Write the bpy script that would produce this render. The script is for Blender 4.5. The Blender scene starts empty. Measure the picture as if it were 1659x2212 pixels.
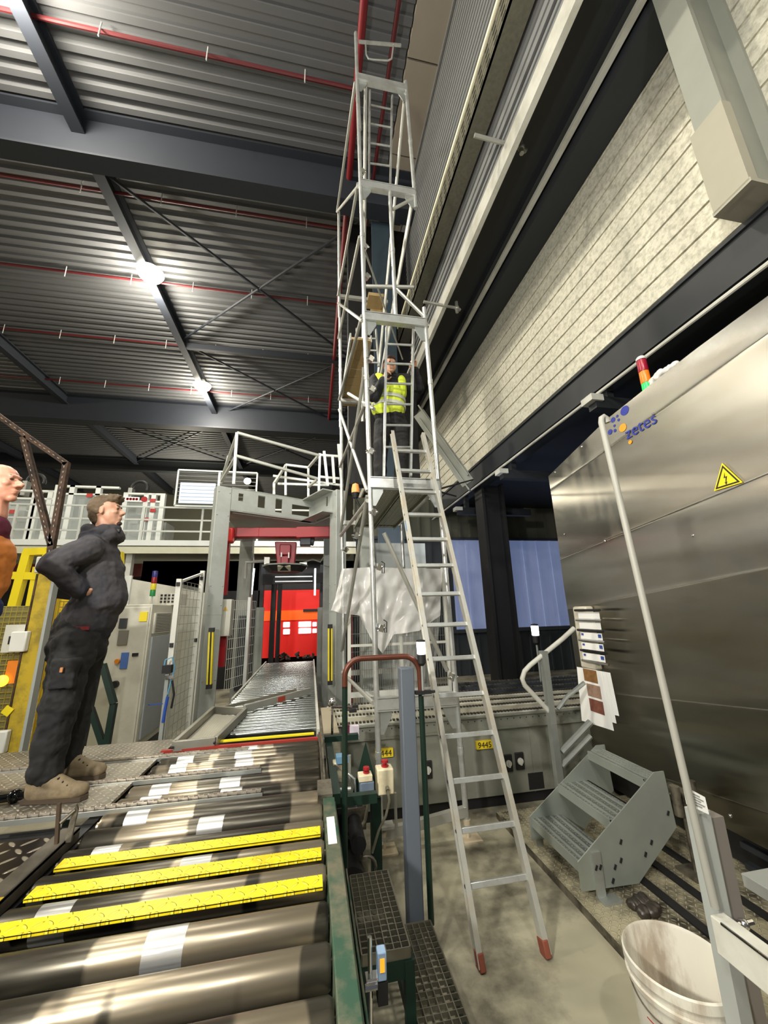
import bpy, math, random
from mathutils import Vector, Matrix, Euler
random.seed(7)
PI = math.pi
scene = bpy.context.scene
COL = scene.collection

# ------------------------------------------------------------------ camera
CAM_H = 1.85
FPX = 820.0
yaw, pitch, roll = math.radians(10.95), math.radians(14.56), math.radians(-1.5)
fwd = Vector((math.sin(yaw)*math.cos(pitch), math.cos(yaw)*math.cos(pitch), math.sin(pitch)))
rgt0 = Vector((math.cos(yaw), -math.sin(yaw), 0))
up0 = rgt0.cross(fwd)
rgt = rgt0*math.cos(roll) + up0*math.sin(roll)
up = -rgt0*math.sin(roll) + up0*math.cos(roll)
cam_d = bpy.data.cameras.new('camera')
cam = bpy.data.objects.new('camera', cam_d); COL.objects.link(cam)
M = Matrix((rgt, up, -fwd)).transposed().to_4x4(); M.translation = (0, 0, CAM_H)
cam.matrix_world = M
cam_d.sensor_fit = 'HORIZONTAL'; cam_d.sensor_width = 36
cam_d.lens = 36*FPX/1659.0
cam_d.clip_start = 0.02; cam_d.clip_end = 200
scene.camera = cam
CAMP = Vector((0, 0, CAM_H))
def P(px, py, **k):
    """world point of a survey sight line on a known vertical / horizontal plane"""
    d = rgt*((px-829.5)/FPX) - up*((py-1106.0)/FPX) + fwd
    (a, v), = k.items(); i = 'XYZ'.index(a)
    return CAMP + d*((v-CAMP[i])/d[i])

# ------------------------------------------------------------------ view, world, lights
scene.view_settings.view_transform = 'Standard'
scene.view_settings.look = 'None'
scene.view_settings.gamma = 1.0
scene.view_settings.use_curve_mapping = False
scene.view_settings.exposure = 0.0
w = bpy.data.worlds.new('world'); scene.world = w; w.use_nodes = True
w.node_tree.nodes['Background'].inputs[0].default_value = (0.75, 0.8, 0.9, 1)
w.node_tree.nodes['Background'].inputs[1].default_value = 0.13
def point(name, loc, power, col, size=0.25):
    l = bpy.data.lights.new(name, 'POINT'); l.energy = power; l.color = col; l.shadow_soft_size = size
    o = bpy.data.objects.new(name, l); o.location = loc; COL.objects.link(o); return o
def area(name, loc, target, power, col, sx, sy):
    l = bpy.data.lights.new(name, 'AREA'); l.energy = power; l.color = col
    l.shape = 'RECTANGLE'; l.size = sx; l.size_y = sy
    o = bpy.data.objects.new(name, l); o.location = loc
    o.rotation_euler = (Vector(target)-Vector(loc)).to_track_quat('-Z', 'Y').to_euler()
    COL.objects.link(o); return o
WARM = (1.0, 0.93, 0.78)
point('hall_lamp_or_added_light', (-6, 5.3, 13.1), 1500, WARM, 0.3)
point('hall_lamp_or_added_light', (-6, -2.2, 13.1), 1800, WARM, 0.3)
point('hall_lamp_or_added_light', (-6, 12.55, 12.9), 1200, WARM, 0.3)
point('hall_lamp_or_added_light', (-6, 19.8, 12.9), 1200, WARM, 0.3)
area('floodlight_low', (-2.6, -1.2, 3.3), (3.6, 5.5, 4.6), 300, (1.0, 0.96, 0.88), 0.3, 0.2)
point('added_aisle_light', (0.5, -1.8, 5.4), 420, (1.0, 0.97, 0.9), 0.07)  # two unseen point lights added behind the camera, small for thin cabinet streaks
point('added_aisle_light', (-1.3, -0.8, 6.4), 420, (1.0, 0.97, 0.9), 0.07)
area('added_line_light', (-0.6, 4.4, 6.0), (-0.8, 7.2, 1.5), 90, (1.0, 0.97, 0.9), 1.6, 0.1)  # unseen area light added above the portal, kept thin for narrow reflections
area('added_gallery_light', (-4.0, 8.4, 7.0), (-4.2, 11.5, 4.0), 85, (0.97, 1.0, 0.95), 4.0, 0.1)  # unseen strip added to light the gallery, thin so it reflects as a streak
area('end_area_light', (-0.2, 9.4, 4.0), (-0.2, 11.5, 1.6), 55, (1.0, 0.95, 0.9), 1.0, 0.4)  # area light aimed at the far end of the conveyor
for lx_, ly_ in ((-19.4, 5.0), (-22.0, 5.5), (-27.0, 6.5)):
    point('hall_lamp_or_added_light', (lx_, ly_, 12.9), 2200, WARM, 0.3)  # unseen lamps placed to give the steel cabinet its reflected streaks
point('hall_lamp_or_added_light', (-29.0, 7.5, 11.0), 2600, (1.0, 0.85, 0.65), 0.3)  # one more unseen lamp added for the cabinet streaks
point('hall_lamp_or_added_light', (-9.5, 30.0, 10.5), 1700, (1.0, 0.92, 0.74), 0.4)  # unseen lamp added to brighten the far roof bay
area('right_bay_area_light', (2.6, 5.6, 3.4), (4.0, 10.9, 2.2), 30, (0.85, 0.9, 1.0), 1.0, 0.3)  # area light aimed at the back wall of the right bay

# ------------------------------------------------------------------ materials
def lin(c):
    return tuple(((v/255)/12.92 if v/255 <= 0.04045 else ((v/255+0.055)/1.055)**2.4) for v in c)
MATS = {}
def mat(name, rgb, rough=0.5, metal=0.0, var=0.12, scale=6.0, bump=0.0, dirt=None, dirt_amt=0.5, dscale=3.0,
        aniso=0.0, alpha=1.0, trans=0.0, stretch=None, emit=None, estr=0.0):
    if name in MATS: return MATS[name]
    m = bpy.data.materials.new(name); m.use_nodes = True; MATS[name] = m
    nt = m.node_tree; N = nt.nodes; L = nt.links; b = N['Principled BSDF']
    c = lin(rgb)
    tc = N.new('ShaderNodeTexCoord'); src = tc.outputs['Object']
    if stretch:
        mp = N.new('ShaderNodeMapping'); mp.inputs['Scale'].default_value = stretch
        L.new(src, mp.inputs[0]); src = mp.outputs[0]
    no = N.new('ShaderNodeTexNoise'); no.inputs['Scale'].default_value = scale; no.inputs['Detail'].default_value = 5
    L.new(src, no.inputs['Vector'])
    mx = N.new('ShaderNodeMix'); mx.data_type = 'RGBA'
    mx.inputs[6].default_value = (*[v*(1-var) for v in c], 1); mx.inputs[7].default_value = (*[min(1, v*(1+var)) for v in c], 1)
    L.new(no.outputs['Fac'], mx.inputs[0]); out = mx.outputs[2]
    if dirt:
        n2 = N.new('ShaderNodeTexNoise'); n2.inputs['Scale'].default_value = dscale; n2.inputs['Detail'].default_value = 8
        n2.inputs['Roughness'].default_value = 0.65
        L.new(src, n2.inputs['Vector'])
        r = N.new('ShaderNodeValToRGB'); r.color_ramp.elements[0].position = 0.45; r.color_ramp.elements[1].position = 0.62
        r.color_ramp.elements[0].color = (0, 0, 0, 1); r.color_ramp.elements[1].color = (dirt_amt,)*3+(1,)
        L.new(n2.outputs['Fac'], r.inputs[0])
        m2 = N.new('ShaderNodeMix'); m2.data_type = 'RGBA'; L.new(r.outputs[0], m2.inputs[0])
        L.new(out, m2.inputs[6]); m2.inputs[7].default_value = (*lin(dirt), 1); out = m2.outputs[2]
    L.new(out, b.inputs['Base Color'])
    b.inputs['Roughness'].default_value = rough; b.inputs['Metallic'].default_value = metal
    if bump:
        bp = N.new('ShaderNodeBump'); bp.inputs['Strength'].default_value = bump; bp.inputs['Distance'].default_value = 0.01
        L.new(no.outputs['Fac'], bp.inputs['Height']); L.new(bp.outputs[0], b.inputs['Normal'])
    if aniso:
        b.inputs['Anisotropic'].default_value = aniso
    if alpha < 1: b.inputs['Alpha'].default_value = alpha
    if trans: b.inputs['Transmission Weight'].default_value = trans
    if emit:
        b.inputs['Emission Color'].default_value = (*lin(emit), 1); b.inputs['Emission Strength'].default_value = estr
    return m
def math_(N, L, op, a, b=None, clamp=False):
    n = N.new('ShaderNodeMath'); n.operation = op; n.use_clamp = clamp
    for i, v in enumerate((a, b)):
        if v is None: continue
        if isinstance(v, (int, float)): n.inputs[i].default_value = v
        else: L.new(v, n.inputs[i])
    return n.outputs[0]
def tread(name, rgb, rough=0.4, metal=0.0, freq=28.0, tip=None, strength=0.6, dirt=None, dirt_amt=0.6, dscale=3.0, tipk=0.75):
    """five-bar style tread plate: small raised lozenges alternating in direction"""
    m = mat(name, rgb, rough, metal, dirt=dirt, dirt_amt=dirt_amt, dscale=dscale)
    nt = m.node_tree; N = nt.nodes; L = nt.links; b = N['Principled BSDF']
    tc = N.new('ShaderNodeTexCoord'); s = N.new('ShaderNodeSeparateXYZ'); L.new(tc.outputs['Object'], s.inputs[0])
    x = math_(N, L, 'MULTIPLY', s.outputs[0], freq); y = math_(N, L, 'MULTIPLY', s.outputs[1], freq)
    cx = math_(N, L, 'FLOOR', x); cy = math_(N, L, 'FLOOR', y)
    fx = math_(N, L, 'SUBTRACT', math_(N, L, 'SUBTRACT', x, cx), 0.5); fy = math_(N, L, 'SUBTRACT', math_(N, L, 'SUBTRACT', y, cy), 0.5)
    par = math_(N, L, 'PINGPONG', math_(N, L, 'ADD', cx, cy), 1.0)
    sg = math_(N, L, 'SUBTRACT', math_(N, L, 'MULTIPLY', par, 2.0), 1.0)
    sy = math_(N, L, 'MULTIPLY', sg, fy)
    a = math_(N, L, 'DIVIDE', math_(N, L, 'ADD', fx, sy), 0.72); c = math_(N, L, 'DIVIDE', math_(N, L, 'SUBTRACT', fx, sy), 0.22)
    d = math_(N, L, 'ADD', math_(N, L, 'MULTIPLY', a, a), math_(N, L, 'MULTIPLY', c, c))
    k = math_(N, L, 'SUBTRACT', 1.0, d, clamp=True)
    k = math_(N, L, 'MULTIPLY', k, 2.0, clamp=True)
    bp = N.new('ShaderNodeBump'); bp.inputs['Strength'].default_value = strength; bp.inputs['Distance'].default_value = 0.006
    L.new(k, bp.inputs['Height']); L.new(bp.outputs[0], b.inputs['Normal'])
    if tip:
        cur = b.inputs['Base Color'].links[0].from_socket
        mx = N.new('ShaderNodeMix'); mx.data_type = 'RGBA'; L.new(math_(N, L, 'MULTIPLY', k, tipk), mx.inputs[0])
        L.new(cur, mx.inputs[6]); mx.inputs[7].default_value = (*lin(tip), 1); L.new(mx.outputs[2], b.inputs['Base Color'])
    return m

GALV = mat('galvanised_steel', (176, 180, 176), 0.38, 0.75, 0.15, 12)
ALU = mat('aluminium_tube', (200, 203, 200), 0.34, 0.7, 0.12, 9, dirt=(150, 145, 130), dirt_amt=0.35, dscale=8)
ALUD = mat('weathered_aluminium', (172, 172, 164), 0.45, 0.6, 0.15, 9)
GREY = mat('grey_paint', (150, 154, 150), 0.5, 0, 0.06, 3)
GREYL = mat('light_grey_paint', (190, 190, 180), 0.5, 0, 0.06, 3, dirt=(140, 135, 120), dirt_amt=0.4, dscale=2)
GREYD = mat('dark_grey_steel', (62, 66, 70), 0.5, 0.2, 0.15, 4)
BLUEG = mat('blue_grey_post', (88, 95, 104), 0.6, 0, 0.05, 6)
WHITEP = mat('white_paint', (208, 210, 204), 0.5, 0, 0.05, 4)
BEIGE = mat('beige_cabinet_paint', (196, 194, 180), 0.5, 0, 0.05, 3, dirt=(150, 145, 130), dirt_amt=0.3, dscale=2)
YEL = mat('safety_yellow', (226, 204, 20), 0.5, 0, 0.06, 5)
YELD = mat('worn_yellow_paint', (176, 150, 28), 0.55, 0, 0.15, 5, dirt=(90, 78, 35), dirt_amt=0.6, dscale=6)
RED = mat('machine_red', (150, 16, 22), 0.42, 0, 0.08, 4)
REDD = mat('dark_red_pipe', (88, 24, 28), 0.5, 0, 0.1, 4)
GREEN = mat('dark_green_paint', (17, 42, 32), 0.45, 0.1, 0.15, 5)
GREENW = mat('worn_green_paint', (40, 72, 54), 0.5, 0.1, 0.25, 7, dirt=(104, 98, 80), dirt_amt=0.9, dscale=6)
BLACK = mat('black_rubber', (16, 16, 17), 0.6, 0, 0.1, 5)
DARK = mat('dark_steel_beam', (36, 39, 42), 0.55, 0.1, 0.12, 2)
SHADE = mat('dark_roof_steel', (42, 46, 54), 0.6, 0.1, 0.1, 1.5)
RUST = mat('rusty_steel', (86, 66, 52), 0.6, 0.5, 0.3, 14, bump=0.2, dirt=(34, 30, 28), dirt_amt=0.8, dscale=9)
STAIN = mat('dirty_steel', (128, 122, 108), 0.4, 0.7, 0.25, 10, dirt=(52, 48, 42), dirt_amt=0.8, dscale=7)
PAPER = mat('white_paper', (232, 232, 228), 0.7, 0, 0.02, 3)
CREAM = mat('cream_plastic', (222, 212, 178), 0.45, 0, 0.04, 6, dirt=(150, 130, 95), dirt_amt=0.3, dscale=9)
WOOD = mat('plywood', (160, 136, 92), 0.7, 0, 0.15, 5, stretch=(1, 8, 1))
LAMPM = mat('lamp_glass', (255, 250, 235), 0.4, emit=(255, 246, 220), estr=40)
CHROME = mat('chrome', (215, 215, 215), 0.18, 1, 0.05, 4)
INK = mat('black_ink', (18, 18, 20), 0.6)

# ------------------------------------------------------------------ mesh helpers
class MB:
    def __init__(s): s.v = []; s.f = []; s.mi = []
    def add(s, vs, fs, mi=0):
        o = len(s.v); s.v += [tuple(v) for v in vs]; s.f += [tuple(o+i for i in f) for f in fs]; s.mi += [mi]*len(fs); return s
    def box(s, c, d, rot=None, mi=0):
        c = Vector(c); h = Vector(d)/2; R = rot if rot is not None else Matrix.Identity(3)
        vs = [c + R @ Vector((sx*h.x, sy*h.y, sz*h.z)) for sx in (-1, 1) for sy in (-1, 1) for sz in (-1, 1)]
        return s.add(vs, [(0, 1, 3, 2), (4, 6, 7, 5), (0, 4, 5, 1), (2, 3, 7, 6), (0, 2, 6, 4), (1, 5, 7, 3)], mi)
    def bx(s, x0, x1, y0, y1, z0, z1, mi=0):
        return s.box(((x0+x1)/2, (y0+y1)/2, (z0+z1)/2), (abs(x1-x0), abs(y1-y0), abs(z1-z0)), None, mi)
    def bar(s, a, b, w_, h_, upv=(0, 0, 1), mi=0):
        a = Vector(a); b = Vector(b); y = (b-a); ln = y.length; y.normalize(); u = Vector(upv)
        x = y.cross(u)
        if x.length < 1e-4: x = y.cross(Vector((1, 0, 0)))
        x.normalize(); z = x.cross(y)
        R = Matrix((x, y, z)).transposed()
        return s.box((a+b)/2, (w_, ln, h_), R, mi)
    def tube(s, a, b, r, n=10, r2=None, cap=True, mi=0):
        a = Vector(a); b = Vector(b); return s.path([a, b], r, n, False, cap, mi, r2)
    def path(s, pts, r, n=10, closed=False, cap=True, mi=0, r2=None):
        pts = [Vector(p) for p in pts]; k = len(pts); vs = []; fs = []
        pt = None
        for i, p in enumerate(pts):
            if closed: t = pts[(i+1) % k]-pts[i-1]
            else: t = pts[min(i+1, k-1)]-pts[max(i-1, 0)]
            t.normalize()
            if pt is None:
                q = Vector((0, 0, 1)) if abs(t.z) < 0.9 else Vector((1, 0, 0))
                x = t.cross(q).normalized()
            else:
                x = (x - t*x.dot(t)).normalized()
            y = t.cross(x); pt = t
            rr = r if r2 is None else r+(r2-r)*i/(k-1)
            vs += [p + (x*math.cos(2*PI*j/n)+y*math.sin(2*PI*j/n))*rr for j in range(n)]
        m = k if closed else k-1
        for i in range(m):
            a0 = i*n; b0 = ((i+1) % k)*n
            for j in range(n): fs.append((a0+j, a0+(j+1) % n, b0+(j+1) % n, b0+j))
        if cap and not closed:
            fs.append(tuple(range(n))[::-1]); fs.append(tuple(range((k-1)*n, k*n)))
        return s.add(vs, fs, mi)
    def prism(s, poly, ext, mi=0):
        n = len(poly); e = Vector(ext); vs = [Vector(p) for p in poly]; vs += [p+e for p in vs[:n]]
        fs = [tuple(range(n))[::-1], tuple(range(n, 2*n))] + [(i, (i+1) % n, n+(i+1) % n, n+i) for i in range(n)]
        return s.add(vs, fs, mi)
    def ell(s, c, r, rot=None, n=14, m=10, mi=0):
        c = Vector(c); R = rot if rot is not None else Matrix.Identity(3)
        if isinstance(r, (int, float)): r = (r, r, r)
        vs = [c + R @ Vector((0, 0, r[2]))]
        for i in range(1, m):
            a = PI*i/m
            for j in range(n):
                b = 2*PI*j/n; vs.append(c + R @ Vector((r[0]*math.sin(a)*math.cos(b), r[1]*math.sin(a)*math.sin(b), r[2]*math.cos(a))))
        vs.append(c + R @ Vector((0, 0, -r[2]))); fs = []
        for j in range(n): fs.append((0, 1+j, 1+(j+1) % n))
        for i in range(m-2):
            for j in range(n):
                a = 1+i*n; fs.append((a+j, a+n+j, a+n+(j+1) % n, a+(j+1) % n))
        a = 1+(m-2)*n
        for j in range(n): fs.append((a+j, len(vs)-1, a+(j+1) % n))
        return s.add(vs, fs, mi)
    def cap(s, a, b, r0, r1, fl=(1, 1), fx=(1, 0, 0), n=14):
        """tapered capsule; fl = (along fx, across) flattening"""
        a = Vector(a); b = Vector(b); z = (b-a).normalized(); x = Vector(fx); x = (x - z*x.dot(z))
        if x.length < 1e-3: x = z.orthogonal()
        x.normalize(); y = z.cross(x); rings = []
        for k in range(1, 5):
            t = PI/2*(1-k/4.0); rings.append((a - z*r0*math.sin(t)*0.9, r0*math.cos(t)))
        for k in range(4):
            t = PI/2*k/4.0; rings.append((b + z*r1*math.sin(t)*0.9, r1*math.cos(t)))
        vs = [a-z*r0*0.9]; fs = []
        for p, r in rings: vs += [p+x*r*fl[0]*math.cos(2*PI*j/n)+y*r*fl[1]*math.sin(2*PI*j/n) for j in range(n)]
        vs.append(b+z*r1*0.9); e = len(vs)-1; R = len(rings)
        for j in range(n): fs.append((0, 1+(j+1) % n, 1+j)); fs.append((e, 1+(R-1)*n+j, 1+(R-1)*n+(j+1) % n))
        for i in range(R-1):
            for j in range(n):
                o = 1+i*n; fs.append((o+j, o+(j+1) % n, o+n+(j+1) % n, o+n+j))
        return s.add(vs, fs)
    def lathe(s, prof, c, n=32, mi=0, axis=None):
        c = Vector(c); vs = []; fs = []; k = len(prof)
        R = axis if axis is not None else Matrix.Identity(3)
        for r, z in prof: vs += [c+R @ Vector((r*math.cos(2*PI*j/n), r*math.sin(2*PI*j/n), z)) for j in range(n)]
        for i in range(k-1):
            for j in range(n): fs.append((i*n+j, i*n+(j+1) % n, (i+1)*n+(j+1) % n, (i+1)*n+j))
        if prof[0][0] > 1e-4: fs.append(tuple(range(n))[::-1])
        if prof[-1][0] > 1e-4: fs.append(tuple(range((k-1)*n, k*n)))
        return s.add(vs, fs, mi)
    def build(s, name, m, parent=None, bevel=0, smooth=True, ang=38):
        me = bpy.data.meshes.new(name)
        base = Vector((0, 0, 0))
        vs = s.v
        me.from_pydata(vs, [], s.f)
        for mm in (m if isinstance(m, (list, tuple)) else [m]): me.materials.append(mm)
        if isinstance(m, (list, tuple)): me.polygons.foreach_set('material_index', s.mi)
        if smooth:
            me.polygons.foreach_set('use_smooth', [True]*len(me.polygons))
            me.set_sharp_from_angle(angle=math.radians(ang))
        me.update()
        o = bpy.data.objects.new(name, me); COL.objects.link(o)
        if parent is not None:
            o.parent = parent; o.matrix_parent_inverse = Matrix.Translation(parent.get('_b', (0, 0, 0))).inverted() if False else Matrix.Identity(4)
        if bevel:
            bm_ = o.modifiers.new('bevel', 'BEVEL'); bm_.width = bevel; bm_.segments = 2; bm_.limit_method = 'ANGLE'; bm_.angle_limit = 0.7
        return o
def tag(o, label, cat, group=None):
    o['label'] = label; o['category'] = cat
    if group: o['group'] = group
    return o
def thing(name, label, cat, group=None):
    o = bpy.data.objects.new(name, None); COL.objects.link(o); o.empty_display_size = 0.1
    return tag(o, label, cat, group)
def struct(o): o['kind'] = 'structure'; return o
def part(mb, name, m, parent, label=None, **k):
    o = mb.build(name, m, parent, **k)
    if label: o['label'] = label
    return o
def text_mesh(txt, size, o, xdir, ydir, m, name, parent, depth=0.0015, align='LEFT'):
    cu = bpy.data.curves.new('txt', 'FONT'); cu.body = txt; cu.size = size; cu.extrude = depth; cu.align_x = align
    t = bpy.data.objects.new('txt', cu); COL.objects.link(t)
    dg = bpy.context.evaluated_depsgraph_get(); me = bpy.data.meshes.new_from_object(t.evaluated_get(dg))
    bpy.data.objects.remove(t); bpy.data.curves.remove(cu)
    x = Vector(xdir).normalized(); y = Vector(ydir).normalized(); z = x.cross(y)
    T = Matrix((x, y, z)).transposed().to_4x4(); T.translation = Vector(o)
    me.transform(T); me.materials.clear(); me.materials.append(m); me.name = name
    ob = bpy.data.objects.new(name, me); COL.objects.link(ob); ob.parent = parent
    return ob
def arc(c, r, a0, a1, u, v, n=8):
    c = Vector(c); u = Vector(u); v = Vector(v)
    return [c+u*r*math.cos(a0+(a1-a0)*i/n)+v*r*math.sin(a0+(a1-a0)*i/n) for i in range(n+1)]
X_ = Vector((1, 0, 0)); Y_ = Vector((0, 1, 0)); Z_ = Vector((0, 0, 1))
def mesh_panel(a, u, wid, hei, nx, nz, r=0.0025, flat=0.0):
    """welded wire mesh: a = lower corner, u = horizontal unit vector"""
    b = MB(); a = Vector(a); u = Vector(u)
    for i in range(nx+1): b.tube(a+u*wid*i/nx, a+u*wid*i/nx+Z_*hei, r, 4, cap=False)
    for j in range(nz+1): b.tube(a+Z_*hei*j/nz, a+Z_*hei*j/nz+u*wid, r, 4, cap=False)
    return b
def rebase(root):
    objs = [root]; i = 0
    while i < len(objs): objs += list(objs[i].children); i += 1
    vs = [v.co for o in objs if o.type == 'MESH' for v in o.data.vertices]
    if not vs: return root
    xs = [v.x for v in vs]; ys = [v.y for v in vs]; zs = [v.z for v in vs]
    b = Vector(((min(xs)+max(xs))/2, (min(ys)+max(ys))/2, min(zs))); T = Matrix.Translation(-b); seen = set()
    for o in objs:
        if o.type == 'MESH' and o.data.name not in seen: seen.add(o.data.name); o.data.transform(T)
    root.location = b; root['_r'] = 1
    return root
def dup(root, delta, label=None, group=None, rz=None):
    r = root.copy(); COL.objects.link(r); r.location = root.location + Vector(delta)
    if rz is not None: r.rotation_euler = (0, 0, rz)
    if label: r['label'] = label
    if group: r['group'] = group
    for ch in list(root.children):
        c = ch.copy(); COL.objects.link(c); c.parent = r
        for g in list(ch.children):
            d = g.copy(); COL.objects.link(d); d.parent = c
    return r

# ================================================================== THE HALL
CONC = mat('concrete_floor', (152, 147, 126), 0.5, 0, 0.22, 2.4, bump=0.05, dirt=(74, 71, 60), dirt_amt=0.85, dscale=1.6)
DECK = mat('roof_deck', (96, 97, 99), 0.55, 0.15, 0.1, 0.6)
ZINC = mat('galvanised_cladding', (206, 203, 186), 0.5, 0.25, 0.2, 34, dirt=(140, 138, 122), dirt_amt=0.55, dscale=14)
CLAD = mat('grey_cladding', (120, 122, 122), 0.5, 0.2, 0.1, 2, stretch=(1, 0.2, 1))
PANEL = mat('beige_roof_panel', (150, 140, 126), 0.7, 0, 0.06, 3)
OLIVE = mat('back_cladding', (92, 92, 78), 0.6, 0, 0.1, 2)
ROOFZ = 14.0; WX = 4.0; UX = 2.6
b = MB(); b.bx(-30, 13, -6, 42, -0.2, 0); struct(b.build('floor', CONC))
# ribbed roof deck, ribs run along X
prof = []; y = -4.0
while y < 40:
    prof += [(y, ROOFZ), (y+0.13, ROOFZ), (y+0.165, ROOFZ+0.08), (y+0.295, ROOFZ+0.08), ]; y += 0.33
b = MB(); vs = []
for (yy, zz) in prof: vs += [(-30, yy, zz), (UX-0.75, yy, zz)]
b.add(vs, [(2*i, 2*i+1, 2*i+3, 2*i+2) for i in range(len(prof)-1)])
b.bx(-30, 13, -4, 41, ROOFZ+0.2, ROOFZ+0.4)
struct(b.build('ceiling', DECK, smooth=False))
b = MB()
for i in range(12): b.bx(UX-0.72, UX+0.05, -4+i*1.9+0.02, -4+(i+1)*1.9-0.02, ROOFZ-0.02, ROOFZ+0.12)
struct(b.build('trim_1', PANEL, smooth=False))
# lower right wall: long boards along Y with dark joints
b = MB(); z = 5.1
while z < 8.45:
    b.bx(WX, WX+0.06, -3, 24, z, z+0.245); b.bx(WX+0.03, WX+0.06, -3, 24, z+0.24, z+0.29); z += 0.275
struct(b.build('wall_right', ZINC, smooth=False))
# soffit between lower and upper right wall
b = MB(); b.bx(UX, WX+0.1, -3, 24, 8.5, 8.6); struct(b.build('ceiling_soffit', DARK, smooth=False))
b = MB(); b.bx(3.55, 3.98, -3, 24, 8.15, 8.5); b.bx(3.35, 3.42, -3, 24, 8.36, 8.5)
struct(b.build('trim_2', DARK, smooth=False))
b = MB(); b.bx(3.42, 3.5, -3, 24, 8.3, 8.36); struct(b.build('trim_3', GREYL, smooth=False))
# upper right wall: fine vertical-looking profile running along Y, grey
b = MB(); z = 8.1
while z < 14.2:
    b.bx(UX, UX+0.06, -3, 24, z, z+0.11); b.bx(UX+0.025, UX+0.06, -3, 24, z+0.1, z+0.17); z += 0.17
struct(b.build('wall_right_upper', CLAD, smooth=False))
b = MB(); b.bx(UX-0.03, UX+0.05, -3, 24, 7.95, 8.25); struct(b.build('trim_4', GREYL, smooth=False))
# roof girders across the hall and rafters along it
def ibeam(b, p0, p1, wid, hei, t=0.05):
    p0 = Vector(p0); p1 = Vector(p1); off = Z_*(hei/2)
    b.bar(p0+off, p1+off, wid, t); b.bar(p0-off, p1-off, wid, t); b.bar(p0, p1, t*0.6, hei)
b = MB(); ibeam(b, (-30, 7.95, 13.27), (UX, 7.95, 13.27), 0.45, 1.4, 0.06); struct(b.build('trim_5', SHADE, smooth=False))
b = MB(); ibeam(b, (-30, 21.9, 13.22), (UX, 21.9, 13.22), 0.6, 1.5, 0.08); struct(b.build('trim_6', SHADE, smooth=False))
b = MB(); ibeam(b, (-30, 31.0, 13.4), (UX, 31.0, 13.4), 0.4, 0.9); struct(b.build('trim_7', DARK, smooth=False))
n_ = 8
for x in (-5.9, -13.7, -21.5):
    b = MB(); ibeam(b, (x, -3, 13.72), (x, 39, 13.72), 0.3, 0.5); struct(b.build('trim_%d' % n_, SHADE, smooth=False)); n_ += 1
# wind bracing between the rafters
b = MB()
for (x0, y0, x1, y1) in ((-5.9, 9, 1.5, 15.8), (1.5, 9, -5.9, 15.8), (-5.9, 16, 1.5, 22.6), (1.5, 16, -5.9, 22.6), (-13.7, 23.5, -5.9, 31), (-5.9, 23.5, -13.7, 31), (-5.9, 23.5, 1.5, 31), (1.5, 23.5, -5.9, 31)):
    b.tube((x0, y0, 13.75), (x1, y1, 13.75), 0.05, 6)
b.bar((-5.9, 16.0, 13.6), (UX, 16.0, 13.6), 0.16, 0.26)
struct(b.build('trim_11', SHADE))
# far walls
b = MB(); b.bx(-30, 13, 40, 40.3, 0, 14.2); struct(b.build('wall_far', OLIVE, smooth=False))
b = MB(); b.bx(0.85, UX+0.1, 8.9, 9.2, 4.9, 13.2); struct(b.build('wall_black_panel', BLACK, smooth=False))  # plain black panel filling the dark area behind the scaffold top
b = MB(); b.bx(1.55, 1.95, 8.3, 8.6, 0, 12.6); b.bx(1.45, 2.05, 8.25, 8.3, 0, 12.6); struct(b.build('trim_12', mat('blue_steel', (52, 66, 76), 0.5, 0.1, 0.1, 2), smooth=False))
# back wall behind the right bay, ribbed sheet with a translucent daylight band
BY = 11.0; zb0 = P(1000, 1361, Y=BY).z; zb1 = P(1000, 1165, Y=BY).z
def ribbed(x0, x1, z0, z1, y, pitch, d, name, m, kind=True):
    b = MB(); b.bx(x0, x1, y, y+0.04, z0, z1); x = x0
    while x < x1: b.bx(x, x+0.05, y-d, y+0.01, z0, z1); x += pitch
    o = b.build(name, m, smooth=False)
    if kind: struct(o)
    return o
ribbed(1.2, 13, 0, zb0, BY, 0.33, 0.035, 'wall_back', GREYD)
ribbed(1.2, 13, zb1, 5.2, BY, 0.33, 0.035, 'wall_back_upper', OLIVE)
BAND = mat('translucent_band', (150, 156, 176), 0.6, 0, 0.15, 3, stretch=(1, 1, 0.15), emit=(112, 128, 172), estr=0.5, dirt=(90, 90, 100), dirt_amt=0.5, dscale=1.5)
wx0 = P(978, 1250, Y=BY).x
ribbed(wx0, 13, zb0, zb1, BY-0.005, 0.48, 0.03, 'window_1', BAND)
ribbed(1.2, wx0, zb0, zb1, BY, 0.33, 0.035, 'wall_back_middle', GREYD)
b = MB(); b.bx(1.2, 13, BY-0.1, BY, zb1-0.03, zb1+0.05); b.bx(1.2, 13, BY-0.1, BY, zb0-0.08, zb0+0.02); struct(b.build('trim_13', GREYD, smooth=False))
b = MB(); b.bx(4.1, 13, -3, BY, 5.0, 5.15); struct(b.build('ceiling_side_bay', DARK, smooth=False))
b = MB(); b.bx(12.8, 13, -3, BY, 0, 5.2); struct(b.build('wall_side_bay', DARK, smooth=False))
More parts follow.
